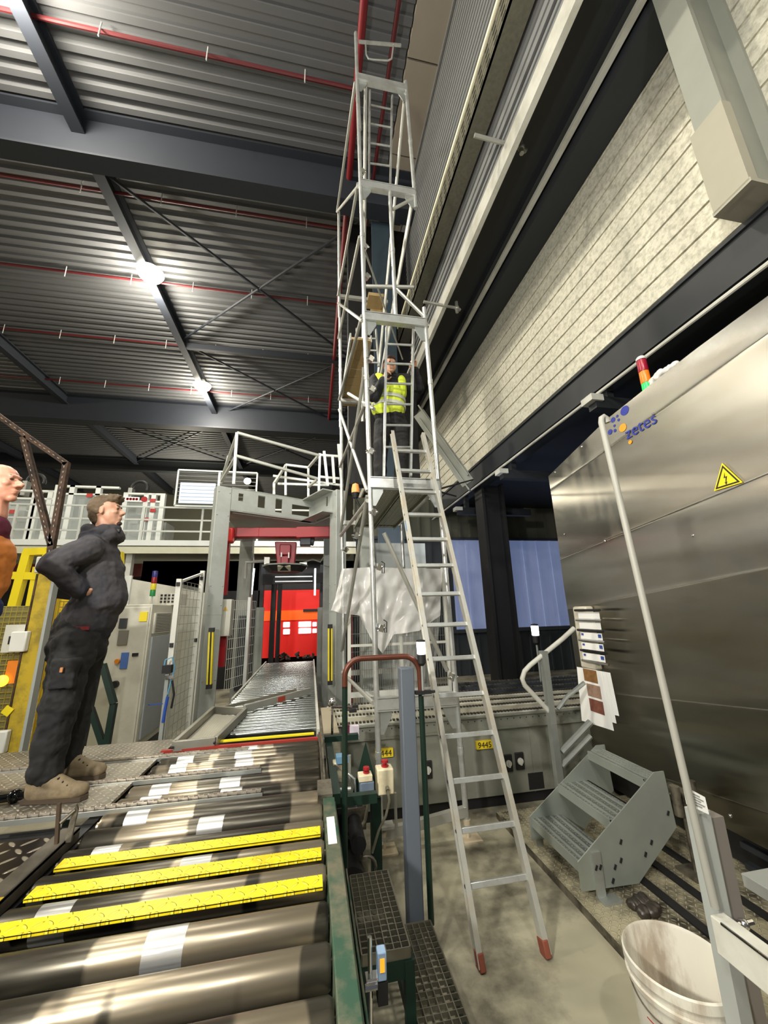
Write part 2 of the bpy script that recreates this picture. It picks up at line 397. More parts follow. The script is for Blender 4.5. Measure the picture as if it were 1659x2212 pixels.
# crane-type beam under the right wall with a conduit along it
b = MB(); ibeam(b, (3.86, -3, 4.86), (3.86, 24, 4.86), 0.34, 0.42, 0.045); b.bx(3.72, 3.78, -3, 24, 4.64, 5.08)
struct(b.build('trim_14', DARK, smooth=False))
b = MB(); b.bx(3.96, 4.02, -3, 24, 5.06, 5.12); struct(b.build('trim_15', mat('rust_line', (120, 84, 50), 0.8, 0, 0.3, 12), smooth=False))
zc = P(1180, 935, X=3.66).z
b = MB(); b.tube((3.66, -2, zc), (3.66, 13, zc), 0.022, 8)
tag(b.build('conduit', GREYL), 'long thin pale conduit running along the dark beam beside the steel cabinet', 'conduit')
rb = None
for i, (px, py, lab) in enumerate(((1282, 872, 'dark cantilever bracket closest to the steel cabinet top'), (1085, 1025, 'dark cantilever bracket in the middle of the beam, left of the cabinet corner'), (990, 1104, 'dark cantilever bracket on the beam next to the black column'), (925, 1160, 'dark cantilever bracket farthest away, behind the leaning ladder'))):
    p = P(px, py, X=3.62)
    t = thing('cantilever_bracket', lab, 'bracket', 'brackets under the dark beam')
    b = MB(); b.bx(3.6, 5.6, p.y-0.07, p.y+0.07, p.z-0.09, p.z+0.08); part(b, 'arm', DARK, t)
    b = MB(); b.bx(3.8, 3.9, p.y-0.06, p.y+0.06, p.z, 4.66); part(b, 'hanger_plate', DARK, t)
    b = MB(); b.bx(3.52, 3.7, p.y-0.1, p.y+0.1, p.z+0.0, p.z+0.09); part(b, 'end_cap', GREYL, t, 'pale grey end plate')
    rebase(t)
# black column under the beam
b = MB(); cb = P(1100, 1508, Z=0); ct = 4.7
b.bx(cb.x-0.28, cb.x-0.22, cb.y-0.2, cb.y+0.2, 0, ct); b.bx(cb.x+0.22, cb.x+0.28, cb.y-0.2, cb.y+0.2, 0, ct); b.bx(cb.x-0.25, cb.x+0.25, cb.y-0.04, cb.y+0.04, 0, ct)
b.bx(cb.x-0.4, cb.x+0.4, cb.y-0.3, cb.y+0.3, 0, 0.04)
struct(b.build('column_black', BLACK, smooth=False))
# near I column standing on the beam, upper right
t0 = P(1570, 500, X=3.45); t1 = P(1645, 455, X=3.45); ya, yb = sorted((t0.y, t1.y)); zc0 = 5.12
COLG = mat('column_grey', (132, 134, 124), 0.6, 0, 0.08, 5)
b = MB(); b.bx(3.45, 3.5, ya, yb, zc0+0.0, 14); b.bx(3.95, 3.99, ya, yb, zc0, 14); b.bx(3.5, 3.95, (ya+yb)/2-0.02, (ya+yb)/2+0.02, zc0, 14)
struct(b.build('column_near', COLG, smooth=False))
b = MB(); b.bx(3.4, 3.5, ya-0.02, yb+0.02, zc0+0.02, zc0+0.95); b.bx(3.4, 3.99, ya-0.03, yb+0.03, zc0, zc0+0.04)
struct(b.build('trim_16', mat('column_sleeve', (150, 146, 130), 0.7, 0, 0.06, 6), smooth=False))

# cable tray hanging in front of the upper wall, with two arms
TX = 2.25; tz1 = P(981, 313, X=TX).z
t = thing('cable_tray', 'long perforated steel cable tray running along the upper right wall', 'cable tray')
b = MB(); b.bx(TX-0.02, TX+0.03, -2.5, 8.85, tz1-0.03, tz1+0.04); part(b, 'upper_edge', mat('tray_edge', (236, 230, 200), 0.5, 0.0), t, 'pale bright upper edge strip')
b = MB(); b.bx(TX, TX+0.30, -2.5, 8.85, tz1-0.5, tz1-0.47)
for k in range(5): b.bx(TX, TX+0.025, -2.5, 8.85, tz1-0.10-k*0.1, tz1-0.055-k*0.1)
yy = -2.5
while yy < 8.7:
    b.bx(TX+0.005, TX+0.02, yy, yy+0.12, tz1-0.5, tz1); yy += 0.22
part(b, 'perforated_side', mat('tray_steel', (112, 110, 96), 0.5, 0.5, 0.3, 20), t)
b = MB(); b.bx(TX+0.03, TX+0.28, -2.5, 8.85, tz1-0.46, tz1-0.3); part(b, 'cable_bundle', BLACK, t)
for (px, py) in ((1060, 300), (940, 655)):
    q = P(px, py, X=TX+0.15)
    b = MB(); b.tube((TX-0.1, q.y, q.z), (TX+0.62, q.y, q.z-0.05), 0.03, 8); b.tube((TX+0.62, q.y, q.z-0.16), (TX+0.62, q.y, q.z+0.1), 0.035, 8); b.ell((TX+0.62, q.y, q.z-0.05), 0.055, n=8, m=6); b.bar((TX+0.6, q.y, q.z-0.02), (UX+0.0+0.35, q.y, q.z-0.1), 0.04, 0.04)
    part(b, 'support_arm', ALUD, t)
rebase(t)

# ================================================================== ROOF SERVICES
for (px, yz, lab) in ((783, None, 'thick red sprinkler main running along the roof, left of the scaffold top'), (862, None, 'thinner red pipe on the beige roof panels, right of the scaffold top')):
    q = P(px, 0, Z=13.6); b = MB(); b.tube((q.x, -2, 13.6), (q.x+(0.12 if px < 800 else 0.0), 22 if px < 800 else 12, 13.6), 0.085 if px < 800 else 0.05, 10)
    tag(b.build('sprinkler_main', mat('main_red', (118, 24, 30), 0.5) if px < 800 else REDD), lab, 'pipe')
rows = [('across the near roof bay above the scaffold', 750, 190), ('just beyond the first girder', 740, 495), ('across the bay with the larger lit lamp', 740, 660), ('crossing beyond the larger lit lamp', 740, 780), ('farthest, by the smaller lamp', 740, 868)]
for lab, px, py in rows:
    q = P(px, py, Z=13.8); t = thing('sprinkler_branch', 'thin red sprinkler pipe under the roof deck, '+lab, 'pipe', 'sprinkler branch pipes')
    b = MB(); b.tube((-26, q.y, 13.82), (0.75, q.y, 13.82), 0.045, 8); part(b, 'pipe', REDD, t)
    x = -0.4
    while x > -14:
        b = MB(); b.tube((x, q.y-0.06, 13.55), (x, q.y-0.06, 13.98), 0.014, 6); part(b, 'hanger_rod', WHITEP, t, 'short white drop rod'); x -= 2.1
    rebase(t)
for px, py, lab in ((325, 590, 'larger glowing high-bay lamp on the roof rafter'), (437, 833, 'smaller more distant glowing high-bay lamp near the second girder')):
    q = P(px, py, Z=13.35); t = thing('high_bay_lamp', lab, 'lamp', 'high-bay lamps')
    b = MB(); b.lathe([(0.0, 0.34), (0.1, 0.33), (0.14, 0.2), (0.3, 0.03), (0.31, 0.0)], q, 24); part(b, 'reflector_shade', GREYL, t)
    b = MB(); b.lathe([(0.0, -0.30), (0.2, -0.26), (0.36, -0.12), (0.42, 0.02), (0.0, 0.03)], q, 24); part(b, 'lamp_glass', LAMPM, t, 'glowing warm white lens')
    b = MB(); b.tube(q+Z_*0.33, (q.x, q.y, 13.6), 0.02, 6); part(b, 'hook', GREYD, t)
    rebase(t)
# ================================================================== STAINLESS CABINET (right)
SX = 2.9
STEEL = mat('brushed_stainless', (164, 161, 152), 0.22, 1.0, 0.05, 2.5, stretch=(1, 1, 4), aniso=1.0, dirt=(140, 132, 112), dirt_amt=0.25, dscale=2)
nt = STEEL.node_tree; tg = nt.nodes.new('ShaderNodeTangent'); tg.direction_type = 'RADIAL'; tg.axis = 'Z'
nt.links.new(tg.outputs[0], nt.nodes['Principled BSDF'].inputs['Tangent'])
STEEL.node_tree.nodes['Principled BSDF'].inputs['Anisotropic Rotation'].default_value = 0.0
t = thing('steel_cabinet', 'huge brushed stainless steel machine cabinet filling the right side', 'cabinet')
cTL = P(1185, 1029, X=SX); cBL = P(1275, 1640, X=SX); zb = 0.31; y1 = cTL.y
EDGE = [P(1185, 1029, X=SX), P(1310, 907, X=SX), P(1389, 844, X=SX), P(1500, 757, X=SX), P(1659, 640, X=SX)]
def ytop(yy):
    for p, q in zip(EDGE, EDGE[1:]):
        if q.y <= yy: break
    return p.z + (q.z-p.z)*(p.y-yy)/(p.y-q.y) if yy > EDGE[-1].y else EDGE[-1].z
poly = [(SX, y1-0.02, zb), (SX, y1, ytop(y1)), (SX, -2.2, ytop(-2.2)), (SX, -2.2, zb)]
b = MB(); n = 60; vs = []
for i in range(n+1):
    yy = y1+(-2.2-y1)*i/n
    for j in range(41):
        zz = zb+(ytop(yy)-zb)*j/40.0
        vs.append((SX+0.0035*math.sin(zz*4.3+yy*0.5)+0.0010*math.sin(zz*9+yy*1.1), yy, zz))
b.add(vs, [(i*41+j, (i+1)*41+j, (i+1)*41+j+1, i*41+j+1) for i in range(n) for j in range(40)])
side = part(b, 'front_panel', STEEL, t, ang=60)
b = MB(); b.prism([(SX+0.012, y1-0.003, zb)]+[(SX+0.012, e_.y-0.003, e_.z-0.004) for e_ in EDGE]+[(SX+0.012, -2.2, ytop(-2.2)-0.004), (SX+0.012, -2.2, zb)], (2.2, 0, 0))
part(b, 'body', STAIN, t)
b = MB()
for yy, f in ((3.9, 1), (3.9, 0.75), (3.88, 0.45), (3.86, 0.12), (3.4, 1), (3.0, 1), (2.5, 0.93), (2.4, 0.6), (3.3, 0.66), (3.1, 0.02), (2.6, 0.02), (3.6, 0.02)):
    zz = zb+0.03+(ytop(yy)-zb-0.06)*f; b.ell((SX-0.004, yy, zz), (0.008, 0.012, 0.012), n=8, m=6)
part(b, 'rivets', CHROME, t)
b = MB(); b.bx(SX+0.14, SX+1.5, -2.1, y1-0.1, 0.06, zb); part(b, 'plinth', BLACK, t)
for yy, zz in ((-0.0, 0.24), (0.0, 0.12)):
    b = MB(); b.bx(SX+0.03, SX+0.08, -2.2, 2.6, zz-0.02, zz+0.015); part(b, 'base_rail', DARK, t)
BLUEI = mat('logo_blue', (28, 44, 140), 0.4); ORNI = mat('logo_orange', (244, 150, 26), 0.4)
mb_blue = MB(); mb_or = MB()
for px, py, r, m_ in ((1349, 887, 10, 0), (1324, 907, 5.6, 0), (1333, 899, 3.0, 0), (1336, 907, 3.0, 0), (1327, 919.5, 2.8, 0), (1317.5, 933, 5.6, 0), (1328, 930, 3.4, 0), (1345, 924, 8.6, 1), (1361, 955, 4.2, 1)):
    c = P(px, py, X=SX-0.007); dpt = (c-CAMP).dot(fwd); rr = r*dpt/FPX*1.02
    (mb_or if m_ else mb_blue).add([(SX-0.007, c.y+rr*1.1*math.cos(2*PI*k/24), c.z+rr*math.sin(2*PI*k/24)) for k in range(24)], [tuple(range(24))])
part(mb_blue, 'logo_dots', BLUEI, t, 'dark blue logo dots'); part(mb_or, 'logo_dot', ORNI, t, 'orange logo dots')
a = P(1353, 950, X=SX-0.007); e = P(1419, 912, X=SX-0.007)
tx = text_mesh('zetes', 1.0, (0, 0, 0), X_, Y_, BLUEI, 'logo_text', t, 0.001)
wd = max(v.co.x for v in tx.data.vertices); sc_ = (a.y-e.y)/wd
xd = Vector((0, e.y-a.y, (e.z-a.z)*0.9)).normalized(); yd = Vector((0, 0, 1)); yd = (yd-xd*yd.dot(xd)).normalized(); zd = xd.cross(yd)
T = Matrix((xd, yd, zd)).transposed().to_4x4(); T.translation = a; tx.data.transform(T @ Matrix.Scale(sc_, 4)); tx['label'] = 'blue lettering'
# warning sign
tt = thing('warning_sign', 'yellow triangular sticker with black lightning bolt on the steel cabinet', 'sign')
q = [P(*p, X=SX-0.007) for p in ((1560, 1000), (1543, 1061), (1605, 1042))]
c = (q[0]+q[1]+q[2])/3
b = MB(); b.prism([p for p in q], (-0.003, 0, 0)); part(b, 'plate', YEL, tt)
b = MB(); qi = [c+(p-c)*0.86-X_*0.004 for p in q]; qj = [c+(p-c)*0.68-X_*0.004 for p in q]
b.add(qi+qj, [(0, 1, 4, 3), (1, 2, 5, 4), (2, 0, 3, 5)]); part(b, 'border', INK, tt, 'black triangle border')
s_ = (q[1]-q[2]).length/62.0
bolt = [(2, 20), (-5, 2), (1, 3), (-3, -12), (-6, -9), (-2, -20), (3, -10), (0, -11), (6, 6), (0, 5)]
b = MB(); cc = c+Z_*0.003-X_*0.005
b.add([cc+Vector((0, -x*s_*0.75, y*s_*0.75)) for x, y in bolt], [tuple(range(10))]); part(b, 'lightning_bolt', INK, tt, 'black bolt'); rebase(tt)
rebase(t)
# stack light + rag on the cabinet top
q = P(1396, 828, X=SX+0.08); zt = ytop(q.y)
t = thing('stack_light', 'red orange and green stack light on top of the steel cabinet', 'signal light')
top = P(1388, 766, X=SX+0.08); hh = (top.z-zt)/4.0; cx_, cy_ = SX+0.08, q.y
for k, (nm, m_) in enumerate((('green_lens', mat('green_lens', (30, 190, 90), 0.3, emit=(20, 220, 90), estr=0.7)), ('orange_lens', mat('orange_lens', (226, 120, 30), 0.3, emit=(230, 110, 20), estr=0.2)), ('red_lens', mat('red_lens', (150, 20, 44), 0.3)))):
    b = MB(); r = 0.04; z0 = zt-0.02+hh*k*1.25; b.lathe([(r, 0), (r+0.002, 0.006), (r, hh*1.2), (r*0.95, hh*1.22)], (cx_, cy_, z0), 24); part(b, nm, m_, t)
b = MB(); b.lathe([(0.042, 0), (0.042, 0.02), (0.03, 0.035), (0, 0.037)], (cx_, cy_, zt-0.02+hh*3.75), 24); part(b, 'cap', WHITEP, t, 'white cap')
rebase(t)
b = MB(); qa = P(1408, 826, X=SX+0.06); qb = P(1458, 792, X=SX+0.06)
for k in range(26):
    f = random.random(); c = qa.lerp(qb, f); b.ell((SX+0.08+random.uniform(-.03, .03), c.y, ytop(c.y)+0.03+random.uniform(0, .06)), (0.03, random.uniform(.03, .06), random.uniform(.015, .035)), Euler((random.uniform(-1, 1), random.uniform(-1, 1), 0)).to_matrix(), 10, 8)
o = b.build('cleaning_rag', mat('white_cloth', (206, 204, 198), 0.9, 0, 0.1, 20)); rm = o.modifiers.new('r', 'REMESH'); rm.mode = 'VOXEL'; rm.voxel_size = 0.008; rm.use_smooth_shade = True
tag(o, 'crumpled white rag lying on the cabinet top behind the stack light', 'rag'); rebase(o)

# document rack
t = thing('document_rack', 'grey wall rack with spiral-bound instruction sheets on the cabinet edge', 'document rack')
RX = SX-0.10
A = lambda px, py: P(px, py, X=RX)
b = MB(); p0 = A(1243, 1310); p1 = A(1237, 1440); p2 = A(1226, 1432)
b.bx(RX-0.0, SX, A(1262, 1300).y-0.0, A(1243, 1310).y+0.06, A(1243, 1440).z, A(1250, 1310).z); part(b, 'bracket', mat('rack_plastic', (196, 190, 172), 0.4, 0), t, bevel=0.02)
ys = [A(1302, 1340).y, A(1250, 1320).y]
zz0 = A(1270, 1318).z; stepz = (A(1270, 1318).z-A(1270, 1427).z)/5
for k in range(6):
    z = zz0-k*stepz; b = MB(); b.tube((RX-0.03, ys[0]-0.02, z), (RX-0.03, ys[1]+0.02, z), 0.012, 8)
    if k == 4:
        for i in range(14): b.lathe([(0.016, 0), (0.016, 0.004)], (RX-0.03, ys[0]+(ys[1]-ys[0])*i/14, z), 10, axis=Euler((PI/2, 0, 0)).to_matrix())
    part(b, 'spiral_binding', CHROME if k % 2 else INK, t)
FOLD = mat('page_blue', (52, 78, 150), 0.6)
for k in range(5):
    z = zz0-k*stepz; b = MB(); b.bx(RX-0.02-0.004*k, RX-0.018-0.004*k, ys[0]+0.01, ys[1]-0.01, z-stepz*0.85, z-0.02); lf = part(b, 'title_strip', PAPER, t)
    if k > 1:
        b = MB(); b.bx(RX-0.024-0.004*k, RX-0.021-0.004*k, ys[0]+0.02, ys[0]+0.06, z-stepz*0.62, z-0.03); b.bx(RX-0.024-0.004*k, RX-0.021-0.004*k, ys[1]-0.06, ys[1]-0.03, z-stepz*0.5, z-0.03); part(b, 'blue_print', FOLD, lf)
for k in range(3):
    off = 0.03-k*0.012
    b = MB(); tl = A(1254, 1440); tr_ = A(1309, 1450); bl_ = A(1265, 1556); br_ = A(1335, 1578)
    f = 1.0-0.28*(2-k)/2; sh = Vector((0, -0.045*(2-k), 0))
    pts = [tl+sh, tr_+sh, tr_.lerp(br_, f)+sh, tl.lerp(bl_, f)+sh]
    b.prism([Vector((RX-0.03-0.006*k-0.0, p.y, p.z)) for p in pts], (-0.002, 0, 0)); sh_ = part(b, 'sheet', PAPER, t)
PHO = [mat('photo_brown', (128, 92, 54), 0.5, 0, 0.5, 30), mat('photo_tan', (150, 122, 104), 0.5, 0, 0.5, 30), mat('photo_dark', (120, 74, 60), 0.5, 0, 0.5, 30)]
for k, (xx, yy) in enumerate(((1283, 1459), (1291, 1492), (1297, 1525))):
    c = A(xx, yy); b = MB(); b.bx(RX-0.047, RX-0.0455, c.y-0.10, c.y+0.09, c.z-0.058, c.z+0.058); part(b, 'printed_picture', PHO[k], sh_)
rebase(t)

# ================================================================== STEP UNIT in front of the cabinet
t = thing('access_steps', 'galvanised three-tread steps leading up to the steel cabinet', 'steps')
GT = tread('tread_galvanised', (134, 138, 136), 0.35, 0.75, freq=34, tip=(190, 192, 188), strength=1.0)
YA, YB = 2.66, 3.22
LG = mat('galvanised_sheet', (150, 156, 148), 0.42, 0.5, 0.12, 7)
LG_ = mat('galvanised_sheet', (150, 156, 148), 0.42, 0.5, 0.12, 7)
for (z, x0, x1) in ((0.245, 1.74, 2.0), (0.455, 2.0, 2.28), (0.665, 2.31, 2.46)):
    b = MB(); b.bx(x0, x1, YA, YB, z-0.012, z); tp = part(b, 'tread', GT, t)
    b = MB(); b.bx(x0-0.004, x0+0.008, YA, YB, z-0.06, z+0.002); b.bx(x1-0.012, x1, YA, YB, z-0.05, z)
    for i in range(4): b.bx(x0+0.03+i*(x1-x0)/4.4, x0+0.045+i*(x1-x0)/4.4, YA, YB, z-0.002, z+0.006)
    part(b, 'nosing', LG, tp)
for yy in (YA-0.008, YB):
    b = MB(); b.prism([(1.72, yy, 0.10), (1.72, yy, 0.255), (2.40, yy, 0.70), (2.48, yy, 0.70), (2.50, yy, 0.36), (2.14, yy, 0.09)], (0, 0.008, 0)); part(b, 'side_plate', LG, t)
b = MB(); b.bx(1.82, 1.88, YA-0.022, YA-0.008, 0.05, 0.3); b.bx(1.82, 1.95, YA-0.08, YA-0.0, 0.05, 0.062); part(b, 'foot_bracket', GALV, t)
b = MB(); b.bx(1.76, 1.82, YB+0.008, YB+0.03, 0.05, 0.2); part(b, 'foot_bracket', GALV, t)
b = MB(); b.path([(2.5, 2.72, 0.5), (2.62, 2.70, 0.52), (2.72, 2.72, 0.5), (2.8, 2.8, 0.45)], 0.03, 10); b.tube((2.64, 2.62, 0.52), (2.64, 2.8, 0.52), 0.045, 12); b.tube((2.74, 2.7, 0.3), (2.74, 2.7, 0.6), 0.025, 10); b.tube((2.55, 2.66, 0.42), (2.55, 2.66, 0.6), 0.03, 10); part(b, 'pipe_fittings', STAIN, t)
b = MB(); b.tube((2.64, 2.7, 0.06), (2.64, 2.7, 0.5), 0.02, 8); b.bx(2.55, 2.75, 2.62, 2.78, 0.05, 0.07); part(b, 'fitting_stand', STAIN, t)
for x, z in ((1.98, 0.2), (2.03, 0.23), (2.22, 0.24), (2.28, 0.3), (2.05, 0.33), (1.95, 0.13), (2.45, 0.45), (1.835, 0.22), (1.865, 0.22)):
    b = MB(); b.box((x, YA-0.012 if x > 1.9 else YA-0.024, z), (0.012, 0.006, 0.03), Euler((0, 0.5, 0)).to_matrix()); part(b, 'slot', INK, t)
rebase(t)
# handrail of the steps
t = thing('step_handrail', 'pale tubular handrail with square post behind the cabinet steps', 'handrail')
Q = lambda x, y: P(x, y, Y=3.55)
b = MB(); pb = Q(1212, 1722); pt_ = Q(1190, 1405); b.bx(pb.x-0.03, pb.x+0.03, 3.52, 3.58, 0.05, pt_.z); part(b, 'post', GALV, t)
b = MB(); pts = [Q(1240, 1357), Q(1215, 1380), Q(1145, 1437), Q(1133, 1450), Q(1128, 1466), Q(1133, 1480), Q(1196, 1547)]
b.path(pts, 0.022, 10); part(b, 'rail', GREYL, t)
b = MB(); b.path([Q(1205, 1532), Q(1225, 1505), Q(1262, 1475)], 0.02, 8); b.path([Q(1213, 1625), Q(1275, 1560)], 0.03, 8); b.path([Q(1213, 1655), Q(1275, 1590)], 0.025, 8); part(b, 'lower_rail', GALV, t)
rebase(t)

# tall pale pole, post with label and frame at the near right
t = thing('tall_pole', 'tall pale grey pole with hooked top in front of the steel cabinet', 'pole')
pt = P(1299, 912, Y=1.42); pb = P(1545, 1960, Y=1.42)
b = MB(); hook = [pt+Vector((0.006, 0.0, 0.022)), pt+Vector((0.018, 0.0, 0.03)), pt+Vector((0.030, 0.0, 0.022)), pt+Vector((0.034, 0, 0.0))]
b.path([Vector((pb.x, 1.42, pb.z)), pt]+hook, 0.0135, 14); part(b, 'tube', mat('pole_paint', (150, 149, 140), 0.55, 0.1, 0.06, 8), t)
rebase(t)
t = thing('frame_post', 'grey steel channel post carrying a white plate in the right foreground', 'post')
def XY(px, py, Y=1.46): return P(px, py, Y=Y)
a = XY(1520, 1750); c = XY(1590, 2212)
zt = a.z; b = MB(); b.bx(a.x-0.045, a.x+0.005, 1.44, 1.50, -0.0, zt); b.bx(a.x+0.012, a.x+0.018, 1.45, 1.5, 0.0, zt); part(b, 'channel', GREY, t)
b = MB(); b.bx(a.x+0.022, a.x+0.085, 1.46, 1.53, 0.0, zt-0.03); part(b, 'second_channel', mat('post_warm_grey', (118, 112, 106), 0.5, 0.2, 0.1, 5), t)
b = MB(); q = [P(*p, Y=1.425) for p in ((1476, 1697), (1523, 1722), (1532, 1760), (1485, 1738))]; b.prism(q, (0, 0.004, 0)); pl = part(b, 'white_plate', PAPER, t, 'small white instruction plate')
b = MB()
for k in range(5):
    f = 0.18+0.15*k; l = q[0].lerp(q[3], f); r = q[1].lerp(q[2], f); b.bar(l.lerp(r, 0.12)-Y_*0.001, l.lerp(r, 0.85 if k % 2 else 0.7)-Y_*0.001, 0.002, 0.0035)
part(b, 'print_lines', mat('faded_ink', (130, 130, 124), 0.7), pl)
b = MB(); b.ell((a.x+0.05, 1.44, 0.72), 0.018, n=10, m=8); b.tube((a.x+0.02, 1.44, 0.72), (a.x+0.09, 1.44, 0.72), 0.01, 8); part(b, 'bolt', CHROME, t)
rebase(t)
t = thing('frame_rail', 'light grey box rail running toward the viewer from the foreground post', 'rail')
q = P(1545, 1985, Y=1.42); b = MB(); b.bx(q.x, q.x+0.06, 0.2, 1.44, q.z-0.11, q.z); part(b, 'box_section', GREYL, t, bevel=0.004)
b = MB(); b.bx(q.x-0.003, q.x+0.002, 0.2, 1.4, q.z-0.004, q.z+0.003); part(b, 'bright_edge', CHROME, t)
rebase(t)
b = MB(); q0 = P(1600, 1885, Z=0.5)
b.bx(q0.x, q0.x+0.9, q0.y-0.35, q0.y, 0.44, 0.5)
tag(b.build('grey_shelf_plate', GREY, bevel=0.004), 'stained grey metal shelf plate low beside the foreground post', 'plate')
rebase(bpy.data.objects['grey_shelf_plate'])

# floor plate and bucket
FP = tread('tread_floor_plate', (176, 168, 140), 0.42, 0.35, freq=30, tip=(214, 208, 184), strength=1.0, dirt=(40, 37, 30), dirt_amt=0.95, dscale=2.6, tipk=0.4)
b = MB(); b.bx(1.70, 3.6, -1.0, 3.78, 0.0, 0.05); b.bx(1.697, 1.70, -1.0, 3.783, 0.0, 0.049, mi=1)
tag(b.build('floor_tread_plate', [FP, STAIN]), 'large oily tread plate on the floor under the cabinet steps', 'floor plate'); rebase(bpy.data.objects['floor_tread_plate'])
b = MB()
for k in range(3): b.bx(2.2+k*0.22, 2.26+k*0.22, 1.7, 3.0, 0.05, 0.062)
tag(b.build('drip_strips', BLACK), 'three dark oily strips on the tread plate beside the steps', 'strips'); rebase(bpy.data.objects['drip_strips'])
b = MB()
for k in range(9): b.ell((2.02+random.uniform(-.05, .06), 2.5+random.uniform(-.05, .05), 0.07), (0.05, 0.04, 0.03), Euler((random.random(), 0, random.random()*3)).to_matrix(), 10, 8)
tag(b.build('oily_rag', mat('oily_cloth', (46, 40, 34), 0.35, 0, 0.3, 20)), 'small dark oily rag by the foot of the steps', 'rag'); rebase(bpy.data.objects['oily_rag'])
t = thing('bucket', 'dirty white plastic bucket on the floor at the bottom right', 'bucket')
bc = Vector((1.505, 1.715, 0.0)); R = 0.187
BUCK = mat('dirty_white_plastic', (204, 200, 186), 0.5, 0, 0.1, 5, dirt=(136, 116, 92), dirt_amt=0.7, dscale=7, stretch=(1, 1, 0.35))
b = MB(); b.lathe([(0.0, 0.012), (0.155, 0.012), (R-0.004, 0.44), (R+0.004, 0.45), (R+0.01, 0.445), (R+0.010, 0.415), (R+0.002, 0.412), (R+0.0, 0.385), (R+0.008, 0.382), (R+0.006, 0.365), (R-0.003, 0.36), (0.16, 0.0), (0.0, 0.0)], bc, 48)
part(b, 'shell', BUCK, t)
b = MB(); b.path(arc(bc+Z_*0.29, R-0.008, math.radians(180), math.radians(300), X_, Y_, 24), 0.0022, 6); part(b, 'red_line', RED, t, 'thin red printed line')
b = MB(); b.path([bc+Vector((R*math.cos(a), R*math.sin(a), 0.36-0.04*math.sin((a-2.6)/1.8*PI))) for a in [2.6+1.8*i/14 for i in range(15)]], 0.003, 6); part(b, 'wire_handle', STAIN, t)
rebase(t)
# ================================================================== LEANING LADDER
t = thing('leaning_ladder', 'long aluminium ladder leaning on the scaffold with red rubber feet on the floor', 'ladder')
fl, fr = P(1040, 2097, Z=0.0), P(1180, 2067, Z=0.0)
tl, tr_ = P(848, 935, Y=3.47), P(912, 937, Y=3.47)
tl.z = tr_.z = (tl.z+tr_.z)/2
fl.y = fr.y = (fl.y+fr.y)/2
ldir = (tl-fl).normalized(); xdir = (fr-fl).normalized(); nrm = xdir.cross(ldir).normalized()
LADM = mat('ladder_aluminium', (196, 196, 188), 0.4, 0.55, 0.15, 9, dirt=(186, 156, 96), dirt_amt=0.3, dscale=6)
for a, e, s in ((fl, tl, 1), (fr, tr_, -1)):
    b = MB(); b.bar(a+(e-a)*0.004, e, 0.022, 0.058, upv=nrm)
    for o in (-1, 1): b.bar(a+nrm*0.027*o+(e-a)*0.004-xdir*0.006*s, e+nrm*0.027*o-xdir*0.006*s, 0.03, 0.006, upv=nrm)
    part(b, 'stile', LADM, t)
    b = MB(); b.bar(a, a+ldir*0.075, 0.034, 0.07, upv=nrm); part(b, 'rubber_foot', mat('red_rubber', (120, 62, 44), 0.7, 0, 0.15, 20), t, 'worn red rubber foot', bevel=0.006)
rungpx = [(1028, 1972), (985, 1822), (978, 1697), (960, 1588), (940, 1493), (925, 1407), (915, 1330), (902, 1258), (893, 1196), (884, 1140), (870, 1087), (868, 1043), (862, 1000), (857, 960)]
L = (tl-fl).length; n = 14
s0 = 0.33; ds = (L-0.42)/(n-0.4)
for k in range(n):
    f = (s0+k*ds)/L
    if f > 0.985: break
    a = fl.lerp(tl, f); e = fr.lerp(tr_, f)
    b = MB(); b.bar(a, e, 0.030, 0.030, upv=ldir); part(b, 'rung', ALU, t, bevel=0.003)
b = MB()
for k in range(n):
    f = (s0+k*ds)/L
    if f > 0.985: break
    a = fl.lerp(tl, f)-xdir*0.013; b.ell(a, (0.006, 0.011, 0.011), n=8, m=6)
part(b, 'rivets', INK, t)
a = fl.lerp(tl, 0.70); b = MB(); b.bar(a-xdir*0.013-nrm*0.0, a-xdir*0.013+ldir*0.10, 0.004, 0.05, upv=nrm); part(b, 'tape', mat('blue_tape', (96, 136, 176), 0.6), t, 'pale blue tape')
rebase(t)

# ================================================================== SCAFFOLD TOWER
FY, RY = 3.55, 5.35
xl = lambda z: 0.595-0.014*z
xr = lambda z: 1.325-0.018*z
t = thing('scaffold_tower', 'tall narrow silver aluminium scaffold tower in the centre', 'scaffold')
def post(x0, z0, x1, z1, y, r=0.0245):
    b = MB(); b.tube((x0, y, z0), (x1, y, z1), r, 12); b.tube((x0+(x1-x0)*0.5, y, (z0+z1)/2-0.03), (x0+(x1-x0)*0.5, y, (z0+z1)/2+0.03), r+0.004, 12)
    return part(b, 'post', ALU, t)
LV = [1.08, 3.10, 5.07, 7.05, 9.0]
# front posts in 2 m sections
for z0, z1 in ((0.05, 1.3), (1.3, 3.3), (3.3, 5.25), (5.25, 7.2), (7.2, 9.94)):
    post(xl(z0), z0, xl(z1), z1, FY)
for z0, z1 in ((0.1, 1.2), (1.2, 3.3), (3.3, 5.28)):
    post(xr(z0), z0, xr(z1), z1, FY)
post(0.885, 5.05, 0.87, 7.08, FY); post(xr(6.8), 6.8, xr(9.05), 9.15, FY)
# rear posts
for z0, z1 in ((0.6, 2.7), (2.7, 4.6), (4.6, 6.6), (6.6, 8.9)):
    post(xl(z0)-0.14, z0, xl(z1)-0.13, z1, RY)
for z0, z1 in ((0.6, 2.7), (2.7, 4.9)):
    post(xr(z0)+0.02, z0, xr(z1)+0.02, z1, RY)
